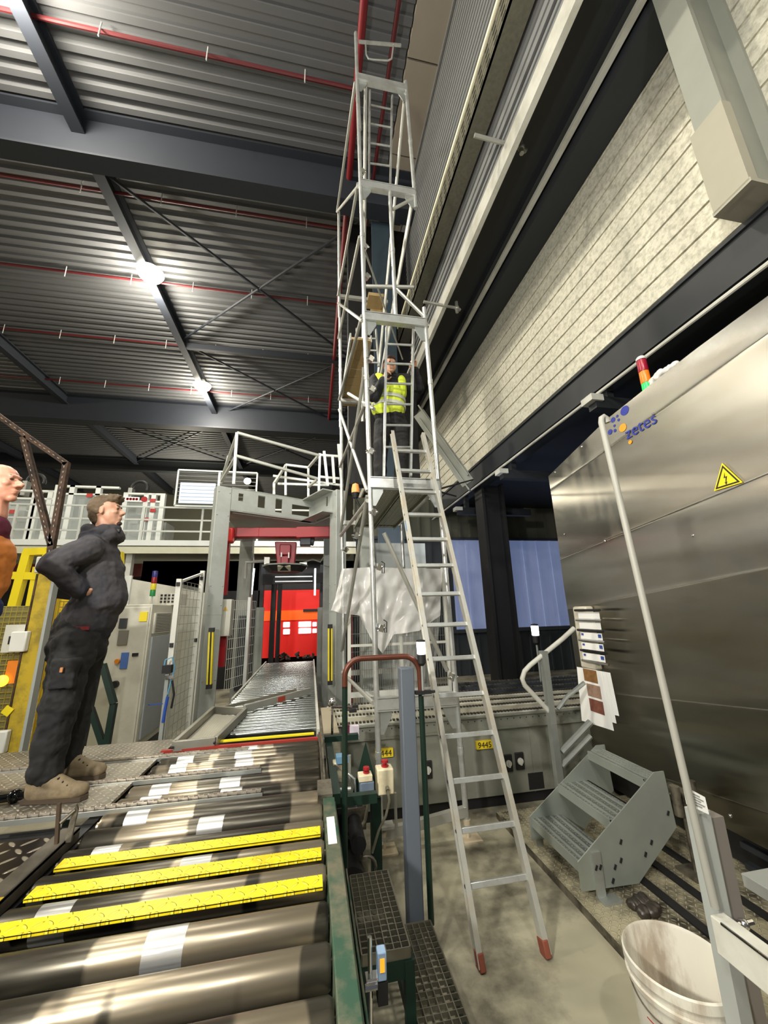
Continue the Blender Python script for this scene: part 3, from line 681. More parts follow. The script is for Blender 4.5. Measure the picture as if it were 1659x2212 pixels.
# transoms with gusset plates on the front frame
for z in LV:
    x0, x1 = xl(z), (xr(z))
    b = MB(); b.bx(x0, x1, FY-0.03, FY+0.03, z-0.055, z+0.03); b.bx(x0, x1, FY-0.035, FY+0.035, z+0.035, z+0.045); b.bx(x0, x1, FY-0.035, FY+0.035, z-0.068, z-0.058)
    part(b, 'transom', ALU, t)
    for x, s in ((x0+0.02, 1), (x1-0.02, -1)):
        b = MB(); b.prism([(x, FY-0.006, z-0.07), (x+s*0.11, FY-0.006, z-0.07), (x+s*0.11, FY-0.006, z-0.11), (x+s*0.035, FY-0.006, z-0.25), (x, FY-0.006, z-0.25)], (0, 0.012, 0))
        part(b, 'gusset_plate', GALV, t)
    if z < 8:
        b = MB(); b.bx(xl(z)-0.13, xr(z), RY-0.025, RY+0.025, z-0.04, z+0.02); part(b, 'transom', ALUD, t)
# ledgers and diagonal braces on the left side
def tb(a, e, name='brace', r=0.02, m=None): b = MB(); b.tube(a, e, r, 8); part(b, name, m or ALUD, t)
for z in (1.08, 2.9, 3.95, 5.07, 6.2, 7.05, 8.9): tb((xl(z)-0.03, FY, z), (xl(z)-0.16, RY, z), 'ledger')
for z0, z1 in ((2.95, 1.35), (3.0, 4.9), (5.0, 6.9), (7.0, 8.9), (4.3, 2.95)):
    tb((xl(z0)-0.03, FY, z0), (xl(z1)-0.16, RY, z1), 'brace')
for z in (3.1, 5.05): tb((xr(z)+0.03, FY, z), (xr(z)+0.03, RY, z), 'ledger')
tb((xl(5.5)+0.02, FY+0.02, 5.5), (1.12, FY+0.02, 5.58), 'ledger', 0.022); tb((0.905, FY, 5.5), (xr(5.15), FY, 5.15)); tb((0.90, FY, 6.72), (xr(6.9), FY, 6.98))
tb((xl(6.1), FY, 6.1), (1.5, RY+0.3, 6.15), 'ledger', 0.012)
tb((xr(7.05)-0.02, FY+0.02, 7.0), (0.98, RY, 5.2), 'brace', 0.024); tb((xl(8.95)+0.12, FY+0.03, 8.9), (xl(6)+0.14, FY+1.2, 4.4), 'brace', 0.024)
tb((xr(8.9)-0.02, FY, 8.9), (0.98, RY, 5.4), 'brace', 0.022)
tb((0.62, 3.62, 3.95), (0.42, 4.4, 4.6), 'brace'); tb((0.70, FY+0.1, 2.6), (1.34, FY+0.3, 1.26), 'brace', 0.022)
# top guard
b = MB(); q = [P(775, 90, Y=FY), P(866, 98, Y=FY)]; b.bar(q[0], q[1], 0.03, 0.03)
g = [P(790, 93, Y=FY), P(791, 118, Y=FY), P(796, 127, Y=FY), P(806, 129, Y=FY), P(838, 131, Y=FY), P(846, 127, Y=FY), P(850, 98, Y=FY)]
b.path(g, 0.011, 8); part(b, 'top_guard', ALU, t)
b = MB(); b.tube((xl(9.0)+0.03, FY, 8.0), (xl(10), FY+0.02, 9.9), 0.02); part(b, 'post', ALUD, t)
# couplers
def coupler(x, y, z, s=0.03):
    b = MB(); b.box((x, y, z), (s*1.7, s*1.7, s*2.0), Euler((0.2, 0.3, 0.4)).to_matrix()); b.tube((x-s*1.6, y-0.01, z), (x+s*1.6, y-0.01, z), 0.009, 6); b.ell((x+s*1.2, y-0.01, z), 0.013, n=8, m=6)
    part(b, 'coupler', CHROME, t)
for x, y, z in ((xl(4.1)+0.05, FY-0.02, 4.13), (xl(4.7)+0.05, FY-0.02, 4.5), (xl(5.6)+0.04, FY, 5.62), (xl(6.1)+0.03, FY, 6.05), (xl(2.8)+0.02, FY-0.02, 2.78), (xl(2.6)-0.11, FY+0.35, 2.62), (xl(2.2)+0.05, FY-0.02, 2.25), (xl(1.65)+0.05, FY-0.02, 1.7), (xl(3.45)+0.01, FY-0.02, 3.42), (xl(7.2)+0.03, FY, 7.25), (xr(1.25)-0.02, FY, 1.25), (xl(2.75)-0.12, RY-0.3, 2.65)): coupler(x, y, z)
for z in (1.75, 2.28): 
    b = MB(); b.path([(xl(z)+0.08, FY-0.03, z+0.02), (xl(z)+0.11, FY-0.03, z), (xl(z)+0.105, FY-0.03, z-0.09), (xl(z)+0.085, FY-0.03, z-0.09), (xl(z)+0.085, FY-0.03, z-0.02)], 0.005, 6); part(b, 'hanging_hook', INK, t)
# feet
for x in (xr(0), xl(0)+0.02):
    b = MB(); b.bx(x-0.06, x+0.10, FY-0.08, FY+0.08, 0.0, 0.012); b.tube((x, FY, 0.0), (x, FY, 0.16), 0.016, 8); b.lathe([(0.03, 0.1), (0.032, 0.14)], (x, FY, 0), 12); part(b, 'base_plate', mat('dusty_plate', (190, 176, 150), 0.6, 0.2), t)
b = MB(); b.bar((xl(0)-0.0, FY-0.0, 0.11), (xr(0), FY, 0.20), 0.05, 0.07); b.bx(xl(0)-0.03, xl(0)+0.10, FY-0.05, FY+0.05, 0.16, 0.18); b.tube((xl(0)+0.12, FY-0.02, 0.16), (xl(0)+0.12, FY-0.02, 0.4), 0.012); part(b, 'bottom_transom', ALUD, t)
rebase(t)
# decks
PERF = mat('perforated_plank', (128, 128, 112), 0.45, 0.5, 0.12, 8)
t = thing('scaffold_deck', 'perforated steel scaffold deck seen from below, man standing on it', 'scaffold deck')
for k in range(2):
    x0 = xl(3.1)+0.05+k*0.31
    b = MB(); b.bx(x0, x0+0.295, FY+0.04, RY+0.15, 3.06, 3.10); b.bx(x0, x0+0.012, FY+0.04, RY+0.15, 3.03, 3.10); b.bx(x0+0.283, x0+0.295, FY+0.04, RY+0.15, 3.03, 3.10)
    pl = part(b, 'plank', PERF, t)
    b = MB(); yy = FY+0.1
    while yy < RY+0.1:
        for i in range(5): b.ell((x0+0.04+i*0.053, yy, 3.057), (0.006, 0.012, 0.004), n=6, m=4)
        yy += 0.055
    part(b, 'punched_holes', mat('punched_rim', (214, 208, 170), 0.5, 0.4), pl)
rebase(t)
t = thing('wooden_deck', 'light wooden board deck on the scaffold behind the left post, above the man', 'wooden deck')
b = MB()
for k in range(8): b.bx(0.42, 0.66, 4.0+k*0.2+0.008, 4.2+k*0.2, 5.12, 5.15)
part(b, 'boards', WOOD, t); b = MB(); b.bx(0.66, 0.68, 4.0, 5.5, 5.1, 5.2); b.bx(0.40, 0.42, 4.0, 5.5, 5.1, 5.2); part(b, 'edge_frame', ALUD, t); rebase(t)
b = MB(); b.bx(0.84, 1.1, 5.2, 5.5, 7.0, 7.06); q=P(815, 665, Y=5.5); b.bx(q.x-0.12, q.x+0.12, 5.5, 5.53, q.z-0.2, q.z+0.2)
tag(b.build('wooden_board', WOOD), 'small brown plywood board high on the scaffold behind the upper frame', 'board'); rebase(bpy.data.objects['wooden_board'])
# inner ladders
def ladder(name, lab, TL, TR, BL, BR, n, f0, f1, m=ALU):
    t = thing(name, lab, 'ladder', 'climbing ladders in the scaffold')
    xd = (TR-TL).normalized()
    for a, e in ((BL, TL), (BR, TR)):
        b = MB(); b.bar(a, e, 0.024, 0.045, upv=Y_); part(b, 'stile', m, t)
    for k in range(n):
        f = f0+(f1-f0)*k/(n-1); b = MB(); b.tube(BL.lerp(TL, f), BR.lerp(TR, f), 0.014, 8); part(b, 'rung', m, t)
    rebase(t)
LYm = 3.78
ladder('climbing_ladder', 'short aluminium ladder held by the man in the yellow vest on the scaffold', P(835, 705, Y=LYm), P(893, 708, Y=LYm), P(829, 1030, Y=LYm), P(887, 1030, Y=LYm), 6, 0.18, 0.87)
ladder('climbing_ladder', 'small aluminium ladder at the very top section of the scaffold', P(799, 197, Y=4.0), P(847, 208, Y=4.0), P(797, 395, Y=4.0), P(843, 400, Y=4.0), 4, 0.2, 0.84)
ladder('climbing_ladder', 'dim small ladder behind the wooden deck, above the head of the man on the scaffold', P(770, 710, Y=5.2), P(812, 712, Y=5.2), P(776, 790, Y=5.2), P(818, 792, Y=5.2), 3, 0.1, 0.75, ALUD)
# orange beacon on the scaffold
q = P(768, 1065, Y=4.1); t = thing('orange_beacon', 'small orange beacon light clamped left of the scaffold deck', 'beacon')
b = MB(); b.lathe([(0.045, 0), (0.045, 0.05), (0.035, 0.1), (0, 0.12)], q, 16); part(b, 'orange_lens', mat('amber', (240, 160, 90), 0.4, emit=(240, 150, 70), estr=0.3), t)
b = MB(); b.lathe([(0.03, -0.06), (0.048, 0)], q, 16); b.tube(q-Z_*0.06, (xl(3)-0.03, 4.1, 2.98), 0.012); part(b, 'base', INK, t); rebase(t)

# ================================================================== STEP PLATFORM BESIDE THE CONVEYOR
def grating(x0, x1, y0, y1, z, px_, py_, h=0.03):
    b = MB(); x = x0
    while x <= x1+1e-4: b.bx(x-0.002, x+0.002, y0, y1, z-h, z); x += px_
    y = y0
    while y <= y1+1e-4: b.bx(x0, x1, y-0.0015, y+0.0015, z-h*0.6, z-0.001); y += py_
    f = MB(); f.bx(x0-0.004, x0, y0, y1, z-h-0.005, z+0.002); f.bx(x1, x1+0.004, y0, y1, z-h-0.005, z+0.002); f.bx(x0, x1, y0-0.004, y0, z-h-0.005, z+0.002); f.bx(x0, x1, y1, y1+0.004, z-h-0.005, z+0.002)
    return b, f
GRM = mat('grating_steel', (120, 116, 102), 0.4, 0.7, 0.2, 20)
for lab, x0, x1, y0, y1, z in (('upper square-mesh grating step beside the green conveyor rail', 0.235, 0.435, 1.93, 2.42, 0.50), ('lower square-mesh grating step at the bottom centre of the photo', 0.46, 0.66, 1.42, 2.42, 0.25)):
    t = thing('grating_step', lab, 'step', 'grating steps')
    b, f = grating(x0, x1, y0, y1, z, 0.0333, 0.0333); part(b, 'bearing_bars', GRM, t); part(f, 'edge_frame', GRM, t); rebase(t)
t = thing('grating_stand', 'dark green steel frame carrying the two grating steps', 'frame')
b = MB(); b.bx(0.225, 0.245, 1.93, 2.44, 0.40, 0.465); b.bx(0.42, 0.44, 1.93, 2.44, 0.40, 0.465); b.bx(0.23, 0.44, 1.925, 1.945, 0.40, 0.465); b.bx(0.43, 0.455, 1.95, 2.44, 0.2, 0.25); b.bx(0.655, 0.675, 1.42, 2.44, 0.16, 0.215); b.bx(0.44, 0.46, 1.42, 2.44, 0.16, 0.215); part(b, 'bearers', GREEN, t)
for x, y, h in ((0.43, 1.94, 0.46), (0.24, 1.94, 0.46), (0.24, 2.43, 0.46), (0.66, 1.45, 0.2), (0.46, 1.45, 0.2)):
    b = MB(); b.bx(x-0.02, x+0.02, y-0.02, y+0.02, 0, h); part(b, 'leg', GREEN, t)
rebase(t)
t = thing('hoop_handrail', 'green and rust-worn tubular hoop handrail standing beside the grating steps', 'handrail')
r = 0.0165; YH = 2.44
G = lambda x, y: P(x, y, Y=YH)
hoopm = mat('hoop_green', (18, 40, 31), 0.35, 0.2, 0.1, 6)
hoopr = mat('hoop_rust', (92, 50, 36), 0.4, 0.4, 0.25, 12)
xL = G(743, 1480).x+0.005; xR = G(905, 1500).x; zT = G(830, 1420).z
cc1 = Vector((xL+0.10, YH, zT-0.10)); cc2 = Vector((xR-0.09, YH, zT-0.10))
top = [Vector((xL, YH, zT-0.16))]+arc(cc1, 0.10, PI, PI/2, X_, Z_)+arc(cc2, 0.10, PI/2, 0, X_, Z_)+[Vector((xR+0.012, YH, zT-0.2))]
b = MB(); b.path(top, r, 14); part(b, 'bent_top', hoopr, t, 'rust-brown worn bend')
b = MB(); b.tube((xL, YH, 0.45), (xL, YH, zT-0.15), r, 14); part(b, 'upright', hoopm, t)
b = MB(); b.tube((xR+0.012, YH, 0.22), (xR+0.012, YH, zT-0.19), r, 14); part(b, 'upright', hoopm, t)
rebase(t)
t = thing('grey_square_post', 'thick blue-grey square steel post inside the hoop handrail', 'post')
a = P(862, 1447, Y=2.5); c = P(922, 1990, Y=2.5)
b = MB(); b.bx(0.555, 0.64, 2.46, 2.55, 0.0, 1.5); part(b, 'post', BLUEG, t, bevel=0.006); rebase(t)
# white signal lamp clamped to the hoop
def beacon(name, lab, p, hpole, s=1.0, glow=9):
    t = thing(name, lab, 'signal lamp')
    b = MB(); b.lathe([(0.026*s, 0), (0.027*s, 0.065*s), (0.025*s, 0.07*s)], p, 20); part(b, 'lens', mat('white_lens', (240, 240, 240), 0.4, emit=(250, 250, 255), estr=glow), t, 'lit white lens')
    b = MB(); b.lathe([(0.027*s, 0.07*s), (0.027*s, 0.08*s), (0, 0.085*s)], p, 20); b.lathe([(0.026*s, -0.055*s), (0.027*s, -0.005*s)], p, 20); b.lathe([(0.012*s, -0.07*s), (0.024*s, -0.055*s)], p, 16); part(b, 'housing', INK, t)
    b = MB(); b.tube(p-Z_*0.06*s, p-Z_*hpole, 0.008*s, 8); part(b, 'pole', GALV, t)
    b = MB(); q = p-Z_*(hpole-0.02); b.bar(q-X_*0.05*s, q+X_*0.05*s, 0.03*s, 0.02*s); b.tube(q-X_*0.05*s, q+X_*0.075*s, 0.008*s, 8); part(b, 'clamp', INK, t)
    rebase(t)
beacon('signal_lamp', 'lit white signal lamp clamped to the hoop handrail', P(910, 1412, Y=2.42), 0.24)
beacon('signal_lamp', 'distant lit white signal lamp left of the document rack', P(1157, 1372, Y=5.6), 0.86, 2.0)

# emergency stop boxes
t = thing('emergency_stop_box', 'cream emergency stop box with red mushroom button', 'emergency stop')
a = P(815, 1664, Y=2.85); c = P(852, 1716, Y=2.85)
b = MB(); b.bx(a.x, c.x, 2.85, 2.95, c.z, a.z); part(b, 'box', CREAM, t, bevel=0.008)
cx_ = (a.x+c.x)/2
b = MB(); b.lathe([(0.024, 0), (0.026, 0.008), (0.012, 0.012), (0.012, 0.022), (0.024, 0.026), (0.022, 0.04), (0, 0.043)], (cx_+0.005, 2.9, a.z), 20); part(b, 'mushroom_button', mat('button_red', (158, 30, 34), 0.4), t, 'red push button')
b = MB(); b.tube((cx_+0.008, 2.852, c.z+0.045), (cx_+0.008, 2.83, c.z+0.035), 0.013, 10); b.path([(cx_+0.008, 2.84, c.z+0.04), (cx_+0.015, 2.82, c.z-0.02), (cx_-0.01, 2.82, c.z-0.10), (cx_-0.06, 2.82, c.z-0.18), (cx_-0.1, 2.84, c.z-0.3)], 0.0085, 8); part(b, 'cable', mat('grey_cable', (120, 116, 98), 0.6), t)
rebase(t)
t = thing('emergency_stop_box', 'blue-grey emergency stop box with red button left of the cream one', 'emergency stop')
a = P(778, 1692, Y=2.8); c = P(809, 1724, Y=2.8); cx_ = (a.x+c.x)/2
b = MB(); b.bx(a.x, c.x, 2.8, 2.88, c.z, a.z); part(b, 'box', mat('blue_grey_plastic', (98, 112, 128), 0.5), t, bevel=0.006)
b = MB(); b.bx(a.x-0.008, c.x-0.01, 2.8, 2.88, a.z+0.002, a.z+0.04); part(b, 'lid', CREAM, t, bevel=0.005)
b = MB(); b.lathe([(0.02, 0), (0.022, 0.008), (0.012, 0.012), (0.022, 0.022), (0.02, 0.036), (0, 0.04)], (cx_, 2.84, a.z+0.04), 20); part(b, 'mushroom_button', mat('button_red', (158, 30, 34), 0.4), t, 'red push button')
b = MB(); b.path([(cx_, 2.8, c.z+0.02), (cx_, 2.77, c.z-0.01), (cx_-0.02, 2.77, c.z-0.1), (cx_-0.07, 2.77, c.z-0.17), (cx_-0.12, 2.79, c.z-0.19)], 0.010, 8); part(b, 'cable', mat('grey_cable', (120, 116, 98), 0.6), t)
rebase(t)
b = MB(); b.bx(0.425, 0.49, 2.9, 2.97, 0, 0.64); b.prism([(0.30, 2.97, 0.63), (0.49, 2.97, 0.63), (0.40, 2.97, 0.96)], (0, 0.004, 0))
tag(b.build('green_bracket_post', GREEN), 'dark green post carrying the emergency stop boxes', 'post'); rebase(bpy.data.objects['green_bracket_post'])
# sensor
t = thing('photo_sensor', 'small photo sensor with orange display on a rod beside the conveyor, bottom centre', 'sensor')
q = P(800, 2140, Z=0.66); b = MB(); b.tube((q.x, q.y, 0.3), (q.x, q.y, 0.80), 0.0075, 10); part(b, 'rod', CHROME, t)
b = MB(); b.bx(q.x-0.015, q.x+0.03, q.y-0.015, q.y+0.015, 0.67, 0.70); b.tube((q.x-0.02, q.y-0.02, 0.685), (q.x+0.02, q.y-0.02, 0.685), 0.01, 8); part(b, 'clamp', CHROME, t)
b = MB(); b.bx(q.x+0.022, q.x+0.052, q.y-0.02, q.y+0.015, 0.69, 0.765); s_ = part(b, 'sensor_head', mat('sensor_blue', (150, 178, 210), 0.4), t, bevel=0.004)
b = MB(); b.bx(q.x+0.030, q.x+0.045, q.y-0.022, q.y-0.018, 0.715, 0.75); part(b, 'display', mat('orange_display', (240, 150, 40), 0.4, emit=(250, 150, 30), estr=1.2), s_)
b = MB(); b.bx(q.x+0.022, q.x+0.055, q.y-0.02, q.y+0.02, 0.63, 0.688); part(b, 'connector', INK, t); rebase(t)

# ================================================================== GREY CHAIN CONVEYOR behind the ladder
t = thing('chain_conveyor', 'long grey box-shaped chain conveyor behind the ladder, numbered in yellow', 'conveyor')
MACH = mat('machine_grey', (132, 134, 122), 0.42, 0.25, 0.1, 2.5, dirt=(98, 98, 90), dirt_amt=0.4, dscale=2)
CY = 3.95
b = MB(); b.bx(0.36, 3.4, CY, 4.75, 0.10, 0.70); part(b, 'body', MACH, t, bevel=0.006)
b = MB(); b.bx(0.40, 3.3, CY+0.04, 4.7, 0.0, 0.10); part(b, 'base', BLACK, t)
b = MB(); b.bx(0.34, 3.4, CY-0.03, CY+0.02, 0.68, 0.70); b.bx(0.34, 3.4, CY-0.02, CY+0.0, 0.70, 0.80); b.bx(0.34, 3.4, CY-0.05, CY+0.05, 0.80, 0.815)
b.bx(1.30, 1.304, CY-0.004, CY, 0.1, 0.68); b.bx(2.2, 2.204, CY-0.004, CY, 0.1, 0.68)
part(b, 'front_flange', MACH, t)
b = MB(); x = 0.5
while x < 3.3: b.ell((x, CY-0.021, 0.765), (0.006, 0.003, 0.006), n=6, m=4); x += 0.07
part(b, 'bolt_holes', INK, t)
for i, yy in enumerate((CY+0.0, CY+0.28, CY+0.5, CY+0.74)):
    b = MB(); b.bx(0.2, 3.4, yy-0.012, yy+0.012, 0.815, 0.828); r_ = part(b, 'chain_rail', GREYL, t)
    b = MB(); x = 0.22
    while x < 3.35: b.bx(x, x+0.022, yy-0.016, yy+0.016, 0.828, 0.842); x += 0.036
    part(b, 'chain', mat('chain_dark', (66, 62, 52), 0.5, 0.4), r_)
b = MB(); b.bx(0.25, 3.4, CY+0.02, 4.75, 0.79, 0.815); part(b, 'top_cover', mat('cover_plate', (160, 156, 138), 0.5, 0.1, 0.06, 4), t)
for px, py in ((923, 1662), (1097, 1648), (1122, 1643)):
    q = P(px, py, Y=CY-0.005); b = MB(); b.bx(q.x-0.045, q.x+0.045, CY-0.02, CY, q.z-0.075, q.z+0.075); s_ = part(b, 'isolator_switch', BLACK, t, bevel=0.006)
    b = MB(); b.lathe([(0.03, 0), (0.03, 0.012), (0.0, 0.014)], (q.x, CY-0.02, q.z), 20, axis=Euler((PI/2, 0, 0)).to_matrix()); b.bx(q.x-0.008, q.x+0.008, CY-0.045, CY-0.02, q.z-0.03, q.z+0.03); part(b, 'switch_knob', GREYL, s_)
for txt, px, py in (('9444', 830, 1627), ('9445', 1047, 1609)):
    q = P(px, py, Y=CY-0.024); b = MB(); b.bx(q.x-0.085, q.x+0.085, CY-0.026, CY-0.0, q.z-0.035, q.z+0.035); s_ = part(b, 'number_plate', mat('label_yellow', (224, 196, 34), 0.5), t, 'yellow plate reading '+txt)
    tx = text_mesh(txt, 0.072, (q.x, CY-0.0275, q.z-0.024), X_, Z_, INK, 'number_text', s_, 0.001, 'CENTER')
q = P(1165, 1705, Y=CY-0.01); b = MB(); b.bx(q.x-0.1, q.x+0.06, CY-0.006, CY+0.0, 0.12, 0.26); part(b, 'opening', BLACK, t)
rebase(t)
t = thing('rear_chain_conveyor', 'dark second chain conveyor line behind the grey one on the right', 'conveyor')
b = MB(); b.bx(1.75, 4.6, 4.95, 5.9, 0.3, 0.72); part(b, 'body', GREYD, t)
for yy in (5.0, 5.3, 5.6, 5.85):
    b = MB(); b.bx(1.75, 4.6, yy-0.03, yy+0.03, 0.72, 0.76); r_ = part(b, 'chain_rail', GREYD, t)
    b = MB(); x = 1.8
    while x < 4.5: b.bx(x, x+0.03, yy-0.02, yy+0.02, 0.76, 0.775); x += 0.05
    part(b, 'chain', STAIN, r_)
for x in (1.9, 3.2, 4.4):
    b = MB(); b.bx(x-0.04, x+0.04, 5.0, 5.8, 0, 0.3); part(b, 'leg', GREYD, t)
rebase(t)
# ================================================================== ROLLER CONVEYOR (foreground)
ZC = 0.85
K = 0.909
ROLL = mat('worn_roller_steel', (88, 84, 74), 0.33, 0.8, 0.3, 14, stretch=(0.25, 3, 3), dirt=(34, 32, 28), dirt_amt=0.75, dscale=3.5)
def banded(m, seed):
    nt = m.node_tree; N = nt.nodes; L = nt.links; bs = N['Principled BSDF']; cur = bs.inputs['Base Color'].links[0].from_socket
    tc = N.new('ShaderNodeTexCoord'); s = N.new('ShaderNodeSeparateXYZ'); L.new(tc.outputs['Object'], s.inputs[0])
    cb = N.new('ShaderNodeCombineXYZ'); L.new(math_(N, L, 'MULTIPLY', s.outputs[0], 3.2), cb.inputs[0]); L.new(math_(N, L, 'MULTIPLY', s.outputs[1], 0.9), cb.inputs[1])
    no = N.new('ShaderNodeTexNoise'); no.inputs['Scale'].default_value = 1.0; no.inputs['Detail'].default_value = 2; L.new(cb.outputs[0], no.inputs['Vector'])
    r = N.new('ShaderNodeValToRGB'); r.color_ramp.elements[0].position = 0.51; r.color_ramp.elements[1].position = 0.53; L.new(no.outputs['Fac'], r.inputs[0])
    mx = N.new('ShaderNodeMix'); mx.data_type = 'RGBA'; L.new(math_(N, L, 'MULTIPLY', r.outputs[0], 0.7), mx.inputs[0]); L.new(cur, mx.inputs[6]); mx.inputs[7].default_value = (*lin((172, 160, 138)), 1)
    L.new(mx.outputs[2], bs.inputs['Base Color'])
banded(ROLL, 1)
RPATCH = mat('pale_roller_band', (190, 191, 190), 0.35, 0.7, 0.2, 30, stretch=(0.15, 5, 5), dirt=(104, 100, 92), dirt_amt=0.7, dscale=7)  # pale streaked steel for the lighter bands around the rollers
t = thing('roller_conveyor', 'wide worn steel roller conveyor filling the lower left foreground', 'conveyor')
XL, XRr = -1.05, 0.083
ys_ = [1.835, 2.07, 2.265, 2.46]
y = 1.64
while y > 0.95: ys_.insert(0, y); y -= 0.195
y = 2.645
while y < 4.0: ys_.append(y); y += 0.18
RR = 0.054
for i, yy0 in enumerate(ys_):
    yy = yy0*K; b = MB(); xl0 = XL if yy < 3.0 else XL; b.lathe([(0.02, -0.02), (0.02, 0.0), (RR*0.86, 0.0), (RR, 0.012), (RR, XRr-XL-0.012), (RR*0.86, XRr-XL), (0.02, XRr-XL), (0.02, XRr-XL+0.012)], (XL, yy, ZC-RR), 28, axis=Euler((0, PI/2, 0)).to_matrix())
    rl = part(b, 'roller', ROLL, t)
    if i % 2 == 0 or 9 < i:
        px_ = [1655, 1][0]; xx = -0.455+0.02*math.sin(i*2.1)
        b = MB(); b.lathe([(RR+0.0006, 0), (RR+0.0006, 0.12)], (xx-0.06, yy, ZC-RR), 28, axis=Euler((0, PI/2, 0)).to_matrix()); part(b, 'pale_band', RPATCH, rl, 'pale band')
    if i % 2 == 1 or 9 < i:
        b = MB(); b.lathe([(RR+0.0006, 0), (RR+0.0006, 0.11)], (-0.93, yy, ZC-RR), 28, axis=Euler((0, PI/2, 0)).to_matrix()); part(b, 'pale_band', RPATCH, rl, 'pale band')
TY = tread('tread_yellow', (232, 210, 22), 0.4, 0.0, freq=26, tip=(246, 230, 70), strength=1.0, dirt=(170, 146, 20), dirt_amt=0.5, dscale=9)
for k, y in enumerate((1.968, 2.17, 2.362)):
    yy = y*K; b = MB(); b.bx(-1.02+0.0*k, 0.068, yy-0.036, yy+0.036, ZC-0.004, ZC+0.002); b.bx(-1.02, 0.068, yy-0.036, yy-0.033, ZC-0.011, ZC+0.002); part(b, 'yellow_tread_strip', TY, t, 'yellow tread-patterned strip between the rollers', bevel=0.002)
b = MB(); b.bx(0.088, 0.15, 0.6, 2.42, ZC-0.10, ZC+0.02); b.bx(0.146, 0.156, 0.6, 2.42, ZC-0.16, ZC+0.0); b.bx(0.165, 0.172, 0.6, 1.9, ZC-0.18, ZC-0.03); part(b, 'side_rail', GREENW, t, 'scuffed dark green side rail', bevel=0.004)
b = MB(); b.bx(0.098, 0.136, 1.98, 2.21, ZC+0.0205, ZC+0.0215); part(b, 'white_label', PAPER, t, 'white label strip on the green rail')
b = MB(); b.bx(0.088, 0.10, 2.42, 3.7, ZC-0.14, ZC+0.0); b.bx(0.06, 0.14, 2.42, 2.62, ZC-0.10, ZC+0.035); part(b, 'inner_channel', STAIN, t)
b = MB(); b.bx(XL-0.06, XL-0.03, 0.6, 3.7, ZC-0.2, ZC-0.06); part(b, 'left_channel', BLACK, t)
for yy in (1.2, 2.2, 3.4):
    for x in (0.11, XL-0.05):
        b = MB(); b.bx(x-0.03, x+0.03, yy-0.03, yy+0.03, 0, ZC-0.1); part(b, 'leg', GREEN, t)
b = MB(); b.bx(XL, 0.08, 0.7, 3.6, 0.45, 0.47); part(b, 'under_roller_shade', BLACK, t)  # black sheet stands for the shade under the rollers
rebase(t)
# guard plate at the right side of the conveyor
t = thing('guard_plate', 'stained upright steel guard plate at the far right end of the rollers', 'guard plate')
q = [P(685, 1575, X=0.1), P(668, 1690, X=0.1)]
b = MB(); b.prism([(0.095, 2.62, ZC-0.02), (0.095, 2.62, ZC+0.05), (0.095, 3.55, ZC+0.17), (0.095, 3.6, ZC+0.02), (0.095, 2.9, ZC-0.06)], (0.012, 0, 0)); part(b, 'plate', STAIN, t)
b = MB(); b.bx(0.14, 0.19, 2.5, 3.5, ZC-0.05, ZC+0.0); b.bx(0.13, 0.42, 2.62, 2.67, ZC-0.12, ZC-0.07); b.bx(0.13, 0.40, 3.4, 3.45, ZC+0.0, ZC+0.04); part(b, 'bracket', GREEN, t)
b = MB(); b.tube((0.16, 2.62, ZC-0.03), (0.26, 2.62, ZC-0.03), 0.012); b.tube((0.28, 2.9, ZC-0.1), (0.28, 2.9, ZC+0.06), 0.01); part(b, 'bolts', GALV, t); rebase(t)
# drive and valve clutter beside the rollers
t = thing('pneumatic_unit', 'small pneumatic valve block with blue cap beside the hoop handrail', 'valve unit')
b = MB(); q = P(735, 1655, Y=2.95); b.bx(q.x-0.05, q.x+0.05, 2.92, 3.0, q.z-0.09, q.z+0.03); part(b, 'block', mat('valve_cream', (196, 188, 160), 0.4, 0.1, 0.2, 20, dirt=(60, 50, 44), dirt_amt=0.7, dscale=18), t, bevel=0.006)
b = MB(); b.bx(q.x-0.03, q.x+0.05, 2.9, 2.98, q.z+0.03, q.z+0.07); part(b, 'blue_cap', mat('valve_blue', (96, 134, 160), 0.4), t)
b = MB(); b.path([(q.x+0.05, 2.9, q.z-0.03), (q.x+0.09, 2.88, q.z-0.06), (q.x+0.10, 2.88, q.z-0.2), (q.x+0.10, 2.88, q.z-0.42)], 0.008, 8); part(b, 'pipe', GALV, t)
rebase(t)
t = thing('roller_drive', 'dark greasy drive motor under the hoop handrail', 'drive')
b = MB(); b.tube((0.26, 2.6, 0.35), (0.26, 2.85, 0.35), 0.09, 20); b.bx(0.18, 0.36, 2.86, 3.0, 0.2, 0.62); b.tube((0.3, 2.58, 0.55), (0.3, 2.84, 0.55), 0.045, 14)
part(b, 'motor', BLACK, t)
b = MB(); b.bx(0.24, 0.38, 2.84, 2.86, 0.5, 0.62); b.tube((0.34, 2.7, 0.2), (0.34, 2.7, 0.42), 0.03, 10); b.path(arc((0.36, 2.72, 0.36), 0.06, 0, 2*PI, X_, Z_, 16), 0.009, 6); part(b, 'gearbox', STAIN, t); rebase(t)
t = thing('sensor_arm', 'chrome sensor arm with clamps standing between roller line and chain conveyor', 'sensor arm')
q = P(718, 1530, Y=3.5); b = MB(); b.tube((q.x, 3.5, 0.72), (q.x, 3.5, q.z+0.02), 0.01, 8); b.tube((q.x, 3.5, q.z+0.01), P(762, 1527, Y=3.4), 0.013, 8); b.ell((q.x, 3.5, q.z+0.05), 0.035, n=12, m=8); part(b, 'rods', CHROME, t)
b = MB(); c = P(762, 1535, Y=3.4); b.box(c, (0.06, 0.05, 0.02)); b.box(c+Vector((0.02, 0, 0.03)), (0.05, 0.03, 0.02)); part(b, 'clamp', INK, t)
